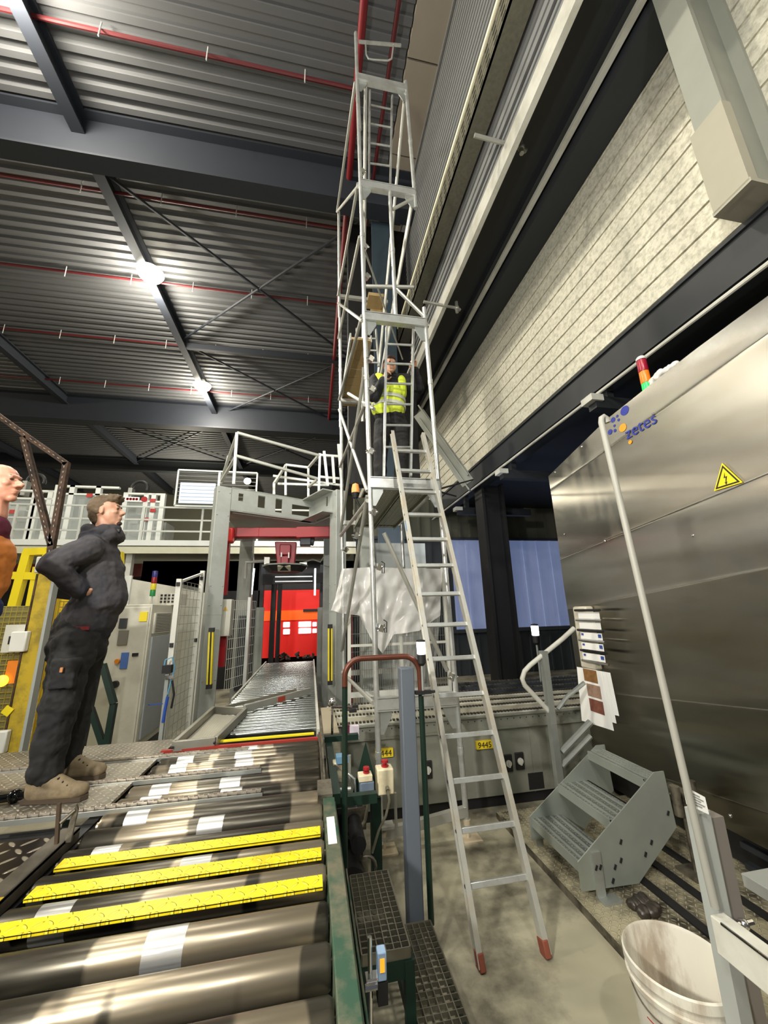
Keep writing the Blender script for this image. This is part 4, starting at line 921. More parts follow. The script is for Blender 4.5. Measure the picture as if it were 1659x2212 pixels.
b = MB(); c = P(768, 1583, Y=3.55); b.bx(c.x-0.07, c.x-0.05, 3.55, 3.6, c.z-0.05, c.z+0.06); part(b, 'reflector', mat('maroon', (90, 30, 50), 0.5), t)
b = MB(); b.bx(c.x-0.05, c.x+0.03, 3.55, 3.6, c.z-0.05, c.z+0.05); part(b, 'sensor_box', mat('label_white', (206, 196, 206), 0.5), t); rebase(t)

# tread plates left of the rollers
TPL = tread('tread_light', (140, 134, 120), 0.4, 0.5, freq=26, tip=(186, 180, 164), strength=0.7, dirt=(84, 78, 68), dirt_amt=0.7, dscale=3)
TPD = tread('tread_dark', (44, 38, 36), 0.35, 0.6, freq=14, tip=(196, 186, 164), strength=1.0)
def plate(name, lab, x0, x1, y0, y1, m, z=ZC, curve=False):
    b = MB(); b.bx(x0, x1, y0, y1, z-0.02, z)
    if curve: b.bx(x1-0.02, x1, y0, y1, z-0.09, z)
    tag(b.build(name, m), lab, 'tread plate', 'walkway tread plates'); rebase(bpy.data.objects[name] if name in bpy.data.objects else None)
YP = [(2.69, 2.99, 'tread plate under the near boot of the standing man'), (3.03, 3.39, 'tread plate under the far boot of the standing man'), (3.43, 3.85, 'narrow tread plate farthest from the viewer, at the foot of the electrical cabinet')]
for i, (y0, y1, lab) in enumerate(YP):
    b = MB(); b.bx(-2.9, -1.075, y0, y1, ZC-0.02, ZC-0.003); o = tag(b.build('walkway_plate', TPL), 'dull steel '+lab, 'tread plate', 'walkway tread plates'); rebase(o)
b = MB(); b.bx(-2.6, -1.16, 1.0, 2.42, ZC-0.03, ZC-0.01); o = tag(b.build('dark_tread_plate', TPD), 'dark tread plate with bright lozenges at the left edge in the foreground', 'tread plate'); rebase(o)
t = thing('edge_angle', 'scuffed steel angle edging between the dark tread plate and the rollers', 'edging')
b = MB(); b.bx(-1.17, -1.09, 0.9, 2.44, ZC-0.005, ZC+0.01); b.bx(-1.10, -1.09, 0.9, 2.44, ZC-0.045, ZC+0.01); part(b, 'angle', mat('edge_steel', (112, 106, 94), 0.4, 0.5, 0.2, 8, dirt=(60, 56, 50), dirt_amt=0.7), t, bevel=0.002)
b = MB(); b.bx(-1.175, -1.09, 0.9, 1.95, ZC+0.01, ZC+0.0115); part(b, 'yellow_edge', YELD, t, 'worn yellow painted edge'); rebase(t)
# walkway support frame below
t = thing('walkway_trestle', 'dark steel frame under the tread plates left of the rollers', 'frame')
b = MB(); b.bx(-2.95, -1.1, 0.9, 0.95, 0.6, 0.82); b.bx(-2.95, -1.1, 2.45, 2.65, 0.5, 0.78); b.bx(-2.95, -1.1, 3.8, 3.85, 0.5, 0.82); b.bx(-1.16, -1.1, 0.9, 3.85, 0.6, 0.8); b.bx(-2.95, -2.9, 0.9, 3.85, 0.6, 0.82); part(b, 'beams', BLACK, t)
for x in (-2.9, -1.15):
    for y in (0.95, 2.5, 3.8):
        b = MB(); b.bx(x-0.03, x+0.03, y-0.03, y+0.03, 0, 0.6); part(b, 'leg', BLACK, t)
rebase(t)
# chain transfers across the rollers
STC = mat('chain_steel', (200, 190, 176), 0.35, 0.8, 0.2, 30)
for i, (yy, x1, lab) in enumerate(((2.64, -0.25, 'nearest chain transfer strand crossing the rollers'), (3.01, -0.3, 'middle chain transfer strand crossing the rollers by the man\'s boots'), (3.41, -0.45, 'farthest chain transfer strand crossing the rollers'))):
    t = thing('transfer_chain', 'roller chain strand, '+lab, 'chain', 'chain transfer strands')
    b = MB(); b.bx(-2.6, x1, yy-0.012, yy+0.008, ZC-0.02, ZC-0.002); part(b, 'guide_rail', INK, t); b = MB(); b.bx(-2.6, x1, yy-0.034, yy-0.028, ZC-0.02, ZC+0.004); part(b, 'bright_edge', GALV, t)
    b = MB(); x = -2.58; k = 0
    while x < x1-0.02:
        w_ = 0.012 if k % 2 else 0.007
        for s in (-1, 1): b.bar((x, yy+s*w_-0.004, ZC+0.009), (x+0.03, yy+s*w_-0.004, ZC+0.009), 0.003, 0.014)
        b.tube((x+0.028, yy-0.014, ZC+0.009), (x+0.028, yy+0.01, ZC+0.009), 0.004, 6, cap=False); x += 0.026; k += 1
    part(b, 'chain', STC, t); rebase(t)
t = thing('stop_lever', 'short rusty steel lever standing in front of the near boot', 'lever')
q = P(122, 1828, Z=ZC); b = MB(); b.bar(q, P(128, 1735, Y=q.y), 0.014, 0.014); part(b, 'rod', mat('lever_steel', (84, 70, 56), 0.5, 0.5, 0.2, 20), t)
b = MB(); b.prism([q+Vector((0.02, 0.02, 0.0)), q+Vector((0.045, 0.02, 0.0)), q+Vector((0.055, 0.02, 0.13)), q+Vector((0.045, 0.02, 0.15)), q+Vector((0.03, 0.02, 0.1))], (0, 0.012, 0)); b.tube(q+Vector((0.0, 0, 0.09)), q+Vector((0.045, 0.02, 0.13)), 0.008, 8); part(b, 'plate', STAIN, t); rebase(t)
t = thing('pneumatic_fitting', 'shiny black pneumatic fitting on the plate at the left edge behind the boot', 'fitting')
q = P(22, 1725, Z=ZC+0.02); b = MB(); b.tube(q+Vector((-0.15, 0, 0)), q+Vector((0.1, 0, 0.01)), 0.022, 10); b.ell(q+Vector((0.02, 0, 0.01)), 0.035, n=12, m=8); part(b, 'body', mat('gloss_black', (14, 14, 16), 0.15), t); rebase(t)

# ================================================================== FAR ROLLER CONVEYOR through the portal
ROLF = mat('far_roller_zinc', (150, 154, 150), 0.22, 0.95, 0.2, 6, stretch=(0.3, 1, 1))
t = thing('far_roller_conveyor', 'silver roller conveyor running away through the portal', 'conveyor')
y = 4.32*K*1.0; n = 0
while y < 8.9:
    b = MB(); b.lathe([(0.030, 0), (0.032, 0.01), (0.032, 0.98), (0.030, 0.99)], (-0.90, y, ZC-0.03), 14, axis=Euler((0, PI/2, 0)).to_matrix()); part(b, 'roller', ROLF, t); y += 0.105 if y < 6 else 0.115; n += 1
b = MB(); b.bx(0.075, 0.10, 3.75, 9.0, ZC-0.12, ZC+0.01); b.bx(-0.93, -0.905, 5.3, 9.0, ZC-0.12, ZC+0.012); part(b, 'side_rail', GREYL, t)
for k in range(6):
    b = MB(); b.bx(0.13, 0.26, 3.6+k*0.17, 3.6+k*0.17+0.16, ZC-0.03, ZC+0.01-0.004*k); part(b, 'side_cover', mat('cover_tan', (158, 148, 126), 0.5, 0.1, 0.06, 5), t)
b = MB(); b.bx(-0.90, 0.05, 3.63, 3.665, ZC+0.0, ZC+0.012); part(b, 'yellow_strip', YEL, t, 'thin yellow strip across the start of the rollers')
b = MB(); b.bx(-1.1, 0.08, 3.52, 3.55, ZC-0.03, ZC+0.008); part(b, 'red_crossbar', mat('red_bar', (150, 46, 34), 0.5), t, 'dark red crossbar')
b = MB(); b.bx(-0.9, 0.06, 3.56, 3.62, ZC-0.05, ZC-0.02); part(b, 'gap_cover', BLACK, t)
b = MB(); b.bx(-0.95, 0.1, 3.7, 9.0, 0.55, 0.57); part(b, 'gap_shade_sheet', BLACK, t)  # black sheet darkens the gaps between rollers, shade put in as colour
for yy in (4.2, 6.4, 8.6):
    for x in (0.09, -0.92):
        b = MB(); b.bx(x-0.03, x+0.03, yy-0.03, yy+0.03, 0, ZC-0.1); part(b, 'leg', GREY, t)
rebase(t)
# tray and swing bar on the conveyor
CHF = mat('tray_frame', (150, 148, 136), 0.4, 0.5, 0.15, 9)
t = thing('infeed_tray', 'steel-framed perforated infeed tray left of the far rollers', 'tray')
q = [P(375, 1612, Z=ZC+0.03), P(465, 1602, Z=ZC+0.03), P(530, 1537, Z=ZC+0.03), P(462, 1533, Z=ZC+0.03)]
ins = [sum(q, Vector())/4+(p-sum(q, Vector())/4)*0.86 for p in q]
b = MB(); b.prism([p-Z_*0.035 for p in ins], (0, 0, 0.01)); part(b, 'plate', tread('tread_tray', (170, 166, 150), 0.4, 0.3, freq=45, tip=(200, 198, 184), strength=0.7), t)
for i in range(4):
    b = MB(); b.bar(q[i], q[(i+1) % 4], 0.035, 0.07); part(b, 'frame_bar', CHF, t, bevel=0.003)
b = MB()
for p in q: b.ell(p+Vector((0, -0.03, 0)), 0.01, n=8, m=6)
part(b, 'bolts', INK, t); rebase(t)
t = thing('swing_bar', 'aluminium swing bar with red reflector lying across the far rollers', 'bar')
a = P(527, 1531, Z=ZC+0.05); c = P(670, 1492, Z=ZC+0.05)
b = MB(); b.bar(a, c, 0.03, 0.07); part(b, 'bar', ALUD, t, bevel=0.003)
dd = (c-a).normalized(); nn = Vector((dd.y, -dd.x, 0)); m_ = a.lerp(c, 0.5)
b = MB(); b.bar(m_-dd*0.05+nn*0.017, m_+dd*0.06+nn*0.017, 0.003, 0.05); part(b, 'red_reflector', mat('reflector_red', (160, 60, 40), 0.5), t)
b = MB(); b.bar(P(478, 1530, Z=ZC+0.05), P(640, 1490, Z=ZC+0.05), 0.02, 0.03); part(b, 'rear_bar', CHF, t)
b = MB(); b.ell(a+nn*0.02, 0.014, n=8, m=6); part(b, 'white_bolt', WHITEP, t); rebase(t)
# ================================================================== PORTAL (stretch wrapper)
PORT = mat('portal_grey', (158, 162, 156), 0.5, 0, 0.05, 2, dirt=(120, 120, 108), dirt_amt=0.3, dscale=2)
t = thing('wrapper_portal', 'big grey steel portal with slotted head beam straddling the far rollers', 'machine portal')
PY = 6.5; TOP = P(494, 1050, Y=PY).z
Lc = Vector((-1.53, PY+0.12, 0)); Rc = Vector((0.44, PY+0.12, 0)); Vc = Vector((0.02, PY+0.95, 0))
aL = math.atan2(Vc.y-Lc.y, Vc.x-Lc.x); aR = math.atan2(Vc.y-Rc.y, Vc.x-Rc.x)
for c, a in ((Lc, aL), (Rc, aR+PI)):
    R = Matrix.Rotation(a, 3, 'Z'); b = MB(); b.box(c+Z_*(TOP/2), (0.24, 0.20, TOP), R); part(b, 'column', PORT, t, bevel=0.01)
    b = MB()
    for z in (0.9, 2.0, 2.3, TOP-0.1, TOP-0.5):
        for s in (-1, 1): b.ell(c+R @ Vector((0.09*s, -0.10, 0))+Z_*z, 0.012, n=6, m=4)
    b.box(c+Z_*1.86, (0.245, 0.205, 0.012), R); part(b, 'column_bolts', GREY, t)
def slotted(a, e, z0, z1, slots, nm):
    """upright plate from a to e with rectangular slots (u0,u1,v0,v1 as fractions)"""
    us = sorted({0, 1, *[u for s in slots for u in s[:2]]}); vs_ = sorted({0, 1, *[v for s in slots for v in s[2:]]}); b = MB()
    d = (e-a); ln = d.length; d.normalize(); nn = Vector((d.y, -d.x, 0))
    for i in range(len(us)-1):
        for j in range(len(vs_)-1):
            um = (us[i]+us[i+1])/2; vm = (vs_[j]+vs_[j+1])/2
            if any(s[0] < um < s[1] and s[2] < vm < s[3] for s in slots): continue
            c = a+d*ln*um+Z_*(z0+(z1-z0)*vm); b.bar(c-d*ln*(us[i+1]-us[i])/2, c+d*ln*(us[i+1]-us[i])/2, 0.02, (z1-z0)*(vs_[j+1]-vs_[j]))
    o = part(b, nm, PORT, t)
    b = MB(); b.bar(a+Z_*z0+nn*-0.1, e+Z_*z0+nn*-0.1, 0.22, 0.02); b.bar(a+Z_*z1+nn*-0.1, e+Z_*z1+nn*-0.1, 0.22, 0.02); part(b, 'beam_flange', PORT, t)
dL = (Vc-Lc).normalized(); nL = Vector((dL.y, -dL.x, 0)); dR = (Vc-Rc).normalized(); nR = Vector((-dR.y, dR.x, 0))
slotted(Lc+dL*0.12+nL*0.1, Vc+nL*0.1, TOP-0.40, TOP, [(0.07, 0.12, 0.45, 0.8), (0.28, 0.36, 0.3, 0.85), (0.48, 0.56, 0.2, 0.85), (0.68, 0.93, 0.2, 0.7)], 'head_beam')
slotted(Rc+nR*0.1, Vc+nR*0.1, TOP-0.40, TOP, [(0.2, 0.27, 0.4, 0.85)], 'head_beam')
b = MB(); b.prism([Lc+Z_*(TOP-0.42), Vc+Z_*(TOP-0.42), Rc+Z_*(TOP-0.42), Rc+Y_*2.0+Z_*(TOP-0.42), Lc+Y_*2.0+Z_*(TOP-0.42)], (0, 0, 0.02)); part(b, 'roof_plate', PORT, t)
# red rotating arm assembly
rt = thing('wrapping_arm', 'red wrapping arm and motor head hanging inside the portal', 'machine arm')
zr = P(493, 1150, Y=7.0).z; b = MB()
pts = [P(493, 1165, Y=7.1), P(505, 1152, Y=7.1), P(560, 1152, Y=7.1), P(640, 1152, Y=7.1), P(720, 1150, Y=7.1)]
for i in range(len(pts)-1): b.bar(pts[i], pts[i+1]+(pts[i+1]-pts[i])*0.03, 0.22, 0.17 if i < 3 else 0.2)
part(b, 'cross_arm', RED, rt, bevel=0.01)
b = MB(); b.bar(P(490, 1168, Y=6.95), P(483, 1285, Y=6.95), 0.11, 0.12, upv=Y_); part(b, 'drop_arm', RED, rt)
b = MB(); b.box(P(492, 1157, Y=6.9), (0.2, 0.2, 0.26)); part(b, 'knuckle', mat('bright_red', (206, 48, 40), 0.4), rt, bevel=0.03)
b = MB(); b.bar(P(483, 1370, Y=6.9), P(477, 1440, Y=6.9), 0.11, 0.12, upv=Y_); part(b, 'film_carriage', RED, rt)
c = P(616, 1200, Y=7.2)
b = MB(); b.prism([c+Vector((-0.20, 0, 0.26)), c+Vector((0.2, 0, 0.26)), c+Vector((0.17, 0, -0.24)), c+Vector((-0.13, 0, -0.24))], (0, 0.25, 0)); b.box(c+Vector((0, -0.03, 0.1)), (0.2, 0.08, 0.2)); b.box(c+Vector((0.0, -0.05, -0.1)), (0.14, 0.08, 0.16)); part(b, 'head_block', mat('head_red', (120, 14, 24), 0.4, 0.1, 0.1, 5), rt, bevel=0.015)
b = MB(); b.tube(c+Vector((-0.06, -0.1, 0.04)), c+Vector((-0.06, -0.1, -0.04)), 0.015); b.tube(c+Vector((0.07, -0.1, 0.04)), c+Vector((0.07, -0.1, -0.06)), 0.015); part(b, 'pins', WHITEP, rt)
b = MB(); b.box(c+Vector((0.36, -0.02, 0.28)), (0.2, 0.2, 0.2)); b.tube(c+Vector((0.36, -0.02, 0.28)), c+Vector((0.52, 0, 0.26)), 0.08, 16); part(b, 'motor', GREYD, rt, bevel=0.015)
rebase(rt)
t2 = thing('top_platen', 'dark flat pressure platen hanging under the red motor head', 'platen')
c = P(616, 1236, Y=7.2); b = MB(); b.lathe([(0.0, 0.0), (0.30, 0.0), (0.40, 0.10), (0.40, 0.115), (0, 0.12)], c, 8); part(b, 'platen', BLACK, t2, smooth=False)
b = MB(); b.lathe([(0.402, 0.10), (0.41, 0.125), (0.30, 0.13), (0.1, 0.15)], c, 8); part(b, 'rim', mat('platen_grey', (134, 134, 126), 0.5), t2, smooth=False); b = MB(); b.box(c+Vector((0.0, -0.3, 0.035)), (0.22, 0.14, 0.02), Euler((-0.6, 0, 0)).to_matrix()); part(b, 'label_plate', mat('beige_label', (170, 164, 140), 0.6), t2); rebase(t2)
# yellow light curtains and switch box on the columns
for px, y0, y1, lab in ((457, 1365, 1478, 'yellow light curtain bar on the left portal column'), (713, 1357, 1470, 'yellow light curtain bar on the right portal column')):
    t3 = thing('light_curtain', lab, 'light curtain'); q0 = P(px, y0, Y=6.38); q1 = P(px-(5 if px < 500 else 0), y1, Y=6.38)
    b = MB(); b.bar(q0, q1, 0.07, 0.06, upv=Y_); part(b, 'yellow_housing', YEL, t3)
    b = MB(); b.box(q0+Z_*0.03, (0.075, 0.07, 0.06)); b.box(q1-Z_*0.03, (0.075, 0.07, 0.06)); b.bar(q0-Y_*0.032, q1-Y_*0.032, 0.022, 0.004, upv=Y_); part(b, 'black_ends', INK, t3); rebase(t3)
t3 = thing('isolator_box', 'light grey switch box with small warning triangle on the left portal leg', 'switch box'); q = P(487, 1330, Y=6.75); b = MB(); b.bx(q.x-0.09, q.x+0.08, 6.75, 6.95, q.z-0.32, q.z+0.26); part(b, 'box', BEIGE, t3, bevel=0.01)
b = MB(); b.prism([Vector((q.x-0.04, 6.745, q.z+0.08)), Vector((q.x+0.03, 6.745, q.z+0.08)), Vector((q.x-0.005, 6.745, q.z+0.15))], (0, 0.004, 0)); part(b, 'warning_triangle', mat('amber_sign', (206, 160, 50), 0.5), t3); rebase(t3)
rebase(t)
# guard rails on the portal
RAIL = mat('rail_zinc', (196, 198, 190), 0.45, 0.3, 0.08, 5)
def rails(name, lab, segs, r=0.028, cat='guard rail'):
    t = thing(name, lab, cat)
    for nm, a, e in segs:
        b = MB(); b.bar(a, e, r*1.6, r*1.6) if nm != 'post' else b.bar(a, e, r*1.7, r*1.7, upv=Y_); part(b, nm, RAIL, t)
    rebase(t)
Q65 = lambda x, y: P(x, y, Y=6.6)
Q72 = lambda x, y: P(x, y, Y=7.5)
Q80 = lambda x, y: P(x, y, Y=8.0)
rails('portal_guard_rail', 'silver guard rail on top of the portal, long front run sloping to the right', [
 ('post', Q65(505, 1046), Q65(512, 935)), ('top_rail', Q65(512, 935), Q72(690, 984)), ('mid_rail', Q65(511, 985), Q72(686, 1034)), ('post', Q72(688, 1082), Q72(691, 980)),
 ('top_rail', Q65(512, 937), Q80(480, 1030)), ('mid_rail', Q65(510, 985), Q80(478, 1040)), ('post', Q80(478, 1045), Q80(494, 985)), ('top_rail', Q72(690, 983), Q72(733, 986)), ('mid_rail', Q72(690, 1030), Q72(733, 1034))])
rails('rear_guard_rail', 'smaller silver guard rail cage at the back of the portal roof', [
 ('post', Q80(617, 1070), Q80(617, 1004)), ('post', Q80(666, 1075), Q80(666, 1012)), ('top_rail', Q80(617, 1004), Q80(666, 1010)), ('mid_rail', Q80(590, 1028), Q80(735, 1048)), ('top_rail', Q80(617, 1006), Q72(592, 1045)), ('post', Q72(592, 1068), Q72(592, 1045)),
 ('top_rail', Q80(666, 1010), Q72(690, 982)), ('mid_rail', Q80(666, 1052), Q72(690, 1032)), ('mid_rail', Q80(600, 1045), Q80(704, 1048))])
for i, (px, y0, y1, pb_) in enumerate(((700, 975, 1050, 708), (718, 985, 1045, 722), (731, 960, 1046, 738))):
    b = MB(); b.bar(P(pb_, y1, Y=7.0), P(px, y0, Y=7.0), 0.05, 0.05, upv=Y_); o = tag(b.build('stanchion', RAIL), ('first', 'middle', 'third')[i]+' loose white stanchion from the left, rising right of the portal guard rail', 'stanchion', 'stanchions beside the scaffold'); rebase(o)
# inner columns, side frames and light sticks
for lab, pxs, y0, y1, YY, m_ in (('grey inner column with black cover inside the portal, left', (518, 545, 500, 524), 1185, 1490, 8.0, PORT), ('grey inner frame column inside the portal, right side', (700, 718, 702, 718), 1170, 1470, 8.2, PORT)):
    t4 = thing('inner_column', lab, 'column'); a = P(pxs[0], y0, Y=YY); e = P(pxs[1], y0, Y=YY); f = P(pxs[2], y1, Y=YY)
    b = MB(); b.bx(a.x, e.x, YY, YY+0.25, 0.0, a.z+0.2); part(b, 'column', m_, t4)
    if YY == 8.0:
        c0 = P(524, 1330, Y=YY-0.05); b = MB(); b.bx(c0.x-0.07, c0.x+0.10, YY-0.06, YY, 0.5, c0.z); part(b, 'black_cover', mat('cover_black', (48, 52, 58), 0.5), t4)
    rebase(t4)
TB = mat('tube_light', (240, 244, 244), 0.4, emit=(235, 245, 250), estr=3.0)
for lab, px, py0, py1, pxb in (('white vertical light tube inside the portal, left', 549, 1228, 1284, 543), ('white vertical light tube inside the portal, right', 681, 1228, 1286, 680)):
    b = MB(); b.tube(P(px, py0, Y=8.8), P(pxb, py1, Y=8.8), 0.02, 8); o = tag(b.build('light_tube', TB), lab, 'light'); rebase(o)
# white light curtain posts further in
for lab, px, y0, y1, YY, w_ in (('pale narrow gate post in the tunnel, left of the dark column', 539, 1290, 1480, 7.4, 0.05), ('grey box column deep in the tunnel on the left', 562, 1312, 1410, 9.0, 0.16), ('pale slim post deep in the tunnel on the right', 702, 1290, 1420, 8.8, 0.07), ('grey box column deep in the tunnel on the right', 693, 1312, 1415, 9.0, 0.14)):
    a = P(px, y0, Y=YY); e = P(px-(6 if px < 600 else 0), y1, Y=YY); b = MB(); b.bx(a.x-w_/2, a.x+w_/2, YY, YY+0.1, 0.0, a.z); o = tag(b.build('tunnel_post', WHITEP if w_ < 0.1 else PORT), lab, 'post'); rebase(o)
# tunnel beams + black posts in front of the red door
t = thing('tunnel_portal', 'black steel frame with shiny crossbars in front of the red door', 'frame')
TF = lambda x, y: P(x, y, Y=9.6)
for px in (592, 604): b = MB(); a = TF(px, 1250); b.bx(a.x-0.05 if px < 600 else a.x-0.03, a.x+0.06, 9.6, 9.75, 0.0, a.z); part(b, 'post', BLACK, t)
b = MB(); b.bar(TF(568, 1252), TF(705, 1248), 0.1, 0.25); part(b, 'cross_beam', BLACK, t)
b = MB(); b.tube(TF(595, 1247)-Y_*0.1, TF(675, 1246)-Y_*0.1, 0.014, 8); b.tube(TF(595, 1257)-Y_*0.1, TF(675, 1256)-Y_*0.1, 0.014, 8); part(b, 'chrome_bar', mat('glint_bar', (240, 240, 240), 0.2, 0.6, emit=(230, 235, 240), estr=0.6), t)  # the bars' glint is put in as emission
b = MB(); a = TF(697, 1255); b.bx(a.x-0.06, a.x+0.22, 9.6, 9.8, 0.0, a.z+0.4); a = TF(572, 1255); b.bx(a.x-0.1, a.x-0.02, 9.6, 9.8, 0.0, a.z+0.4); part(b, 'side_post', GREYD, t); rebase(t)
t = thing('red_shutter', 'glowing red fabric shutter door with orange band at the end of the conveyor', 'shutter')
RYy = 11.2; D = lambda x, y: P(x, y, Y=RYy)
a = D(568, 1275); e = D(688, 1408); b = MB(); b.bx(a.x, e.x, RYy, RYy+0.04, e.z-0.1, a.z); part(b, 'curtain', mat('shutter_red', (216, 26, 16), 0.6, 0, 0.06, 2, emit=(220, 24, 10), estr=0.2), t)  # curtain glow is emission put into the fabric colour
a = D(568, 1320); e = D(686, 1338); b = MB(); b.bx(a.x, e.x, RYy-0.02, RYy, e.z, a.z); part(b, 'orange_band', mat('shutter_orange', (236, 92, 14), 0.6, 0, 0.05, 2, emit=(240, 90, 10), estr=0.4), t)  # band brightness is likewise emission in its colour
WIN = mat('bright_window', (244, 246, 248), 0.5, emit=(245, 248, 250), estr=1.4)
for px0, px1, py0, py1 in ((612, 626, 1344, 1355), (612, 626, 1359, 1370), (645, 672, 1343, 1354), (645, 672, 1357, 1368), (675, 684, 1344, 1353), (675, 684, 1358, 1367)):
    a = D(px0, py0); e = D(px1, py1); b = MB(); b.bx(a.x, e.x, RYy-0.03, RYy, e.z, a.z); part(b, 'clear_window', WIN, t, bevel=0.03)
a = D(655, 1316); e = D(686, 1321); b = MB(); b.bx(a.x, e.x, RYy-0.05, RYy-0.02, e.z, a.z); part(b, 'dark_bar', BLACK, t); rebase(t)
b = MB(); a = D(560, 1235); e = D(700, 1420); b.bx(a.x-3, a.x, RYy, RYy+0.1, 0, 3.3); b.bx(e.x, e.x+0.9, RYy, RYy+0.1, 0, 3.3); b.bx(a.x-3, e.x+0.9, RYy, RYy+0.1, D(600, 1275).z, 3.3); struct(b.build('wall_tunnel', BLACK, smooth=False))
t = thing('debris_roller_end', 'dark rubber flap and bits at the far end of the conveyor before the red door', 'flap'); c = P(640, 1418, Y=9.3)
b = MB()
for k in range(26): b.box((c.x-0.4+random.random()*0.85, 9.3+random.random()*0.3, c.z-0.06+random.random()*0.13), (random.uniform(.03, .12), 0.05, random.uniform(.01, .04)), Euler((random.random(), random.random(), random.random()*3)).to_matrix())
part(b, 'flap', mat('debris_brown', (50, 34, 26), 0.6, 0, 0.5, 20), t); rebase(t)
# side clutter on robots inside the portal
t = thing('clamp_arm', 'grey clamp arm bracket inside the portal, left of the platen', 'arm'); b = MB(); b.path([P(530, 1250, Y=7.6), P(532, 1215, Y=7.6), P(570, 1212, Y=7.6)], 0.03, 8); b.box(P(577, 1212, Y=7.6), (0.1, 0.1, 0.14)); part(b, 'arm', ALUD, t); rebase(t)
t = thing('clamp_arm', 'thin bent cable arm inside the portal, right of the platen', 'arm'); b = MB(); b.path([P(655, 1215, Y=7.6), P(675, 1208, Y=7.6), P(692, 1214, Y=7.6), P(701, 1200, Y=7.6)], 0.012, 6); b.box(P(655, 1222, Y=7.6), (0.14, 0.1, 0.12)); part(b, 'arm', GALV, t); rebase(t)

# ================================================================== MESH FENCES AND PLASTIC SHEET
FW = mat('fence_white', (206, 206, 196), 0.5, 0.1, 0.05, 5)
MESHZ = mat('mesh_wire', (128, 128, 120), 0.4, 0.4, 0.05, 5)
t = thing('mesh_gate', 'tall white-framed mesh gate panel between the electrical cabinet and the portal', 'gate')
ga = Vector((-1.70, 5.45, 0)); ge = Vector((-1.66, 6.35, 0)); gu = (ge-ga).normalized()
for p, h in ((ga, 2.32), (ge, 2.52)):
    b = MB(); b.bx(p.x-0.03, p.x+0.03, p.y-0.03, p.y+0.03, 0.0, h); part(b, 'post', FW, t)
b = MB(); b.bar(ga+Z_*2.28, ge+Z_*2.48, 0.03, 0.03); b.bar(ga+Z_*0.3, ge+Z_*0.3, 0.03, 0.03); part(b, 'frame', FW, t)
part(mesh_panel(ga+Z_*0.3, gu, 0.9, 2.0, 6, 18, 0.003), 'mesh', MESHZ, t)
b = MB(); b.bx(ga.x-0.01, ge.x+0.0, ga.y+0.04, ge.y-0.04, 0.35, 2.25); part(b, 'clear_panel', mat('clear_plastic_panel', (214, 216, 204), 0.2, alpha=0.28), t)
b = MB()
for p, z in ((ga, 2.25), (ga, 1.5), (ge, 2.4), (ge, 1.5)): b.box(p+Vector((0.0, -0.04, z)), (0.04, 0.03, 0.05))
part(b, 'clips', INK, t); rebase(t)
for lab, x0, x1, YY, nx, h0, h1 in (('grey wire mesh fence panel behind the hoop handrail', 0.50, 1.12, 5.0, 22, 0.72, 2.0), ('grey wire mesh fence panel behind the hanging plastic sheet', 1.16, 1.75, 5.02, 18, 0.72, 2.32)):
    t = thing('mesh_fence', lab, 'fence', 'mesh fence panels')
    part(mesh_panel((x0, YY, h0), X_, x1-x0, h1-h0, nx, 6, 0.003), 'mesh', MESHZ, t)
    b = MB(); b.bx(x0-0.04, x0, YY-0.02, YY+0.02, 0.3, h1+0.1); b.bx(x1, x1+0.04, YY-0.02, YY+0.02, 0.3, h1+0.1); b.bx(x0, x1, YY-0.015, YY+0.015, 1.42, 1.45); b.bx(x0, x1, YY-0.015, YY+0.015, 0.84, 0.9); part(b, 'frame', FW, t); rebase(t)
t = thing('tunnel_mesh_fence', 'white wire mesh panel inside the portal behind the left column', 'fence'); q = P(487, 1490, Y=7.4); part(mesh_panel((-1.42, 7.4, 0.6), Vector((0.35, 0.9, 0)).normalized(), 0.9, 1.5, 14, 9, 0.004), 'mesh', FW, t); rebase(t)
t = thing('red_film_roll_stand', 'red machine parts visible behind the mesh right of the portal', 'machine'); b = MB(); b.bx(0.62, 0.66, 6.3, 6.4, 0.0, 2.5); part(b, 'body', mat('dim_red', (80, 14, 16), 0.5), t); rebase(t)
t = thing('grey_machine_cabinet', 'dim grey machine housing behind the plastic sheet', 'machine'); b = MB(); b.bx(0.9, 1.9, 6.2, 7.4, 0, 2.95); part(b, 'body', GREY, t); b = MB(); b.bx(0.78, 0.95, 6.0, 6.2, 0, 3.2); part(b, 'column', PORT, t); rebase(t)
# plastic sheet draped over the fence
def sheet(name, lab, m, pts, n_u, n_v, amp, seed, Y0):
    """curtain between top edge polyline and bottom edge polyline with folds"""
    top, bot = pts; b = MB(); vs = []; rnd = random.Random(seed)
    ph = [rnd.uniform(0, 6.28) for _ in range(6)]
    def samp(pl, u):
        s = u*(len(pl)-1); i = min(int(s), len(pl)-2); return pl[i].lerp(pl[i+1], s-i)
    for i in range(n_u+1):
        u = i/n_u; a = samp(top, u); e = samp(bot, u)
        for j in range(n_v+1):
            v = j/n_v; p = a.lerp(e, v)
            f = math.sin(u*17+ph[0]+v*2.2)*0.5+math.sin(u*31+ph[1]-v*4)*0.3+math.sin(u*57+v*9+ph[2])*0.18+math.sin(v*13+u*8+ph[3])*0.12+math.sin((u*1.3+v)*24+ph[4])*0.10
            vs.append((p.x+f*amp*0.25*v, p.y-0.02+f*amp*(0.25+0.75*v), p.z))
    b.add(vs, [(i*(n_v+1)+j, (i+1)*(n_v+1)+j, (i+1)*(n_v+1)+j+1, i*(n_v+1)+j+1) for i in range(n_u) for j in range(n_v)])
    o = b.build(name, m, smooth=True, ang=80); tag(o, lab, 'plastic sheet'); rebase(o); return o
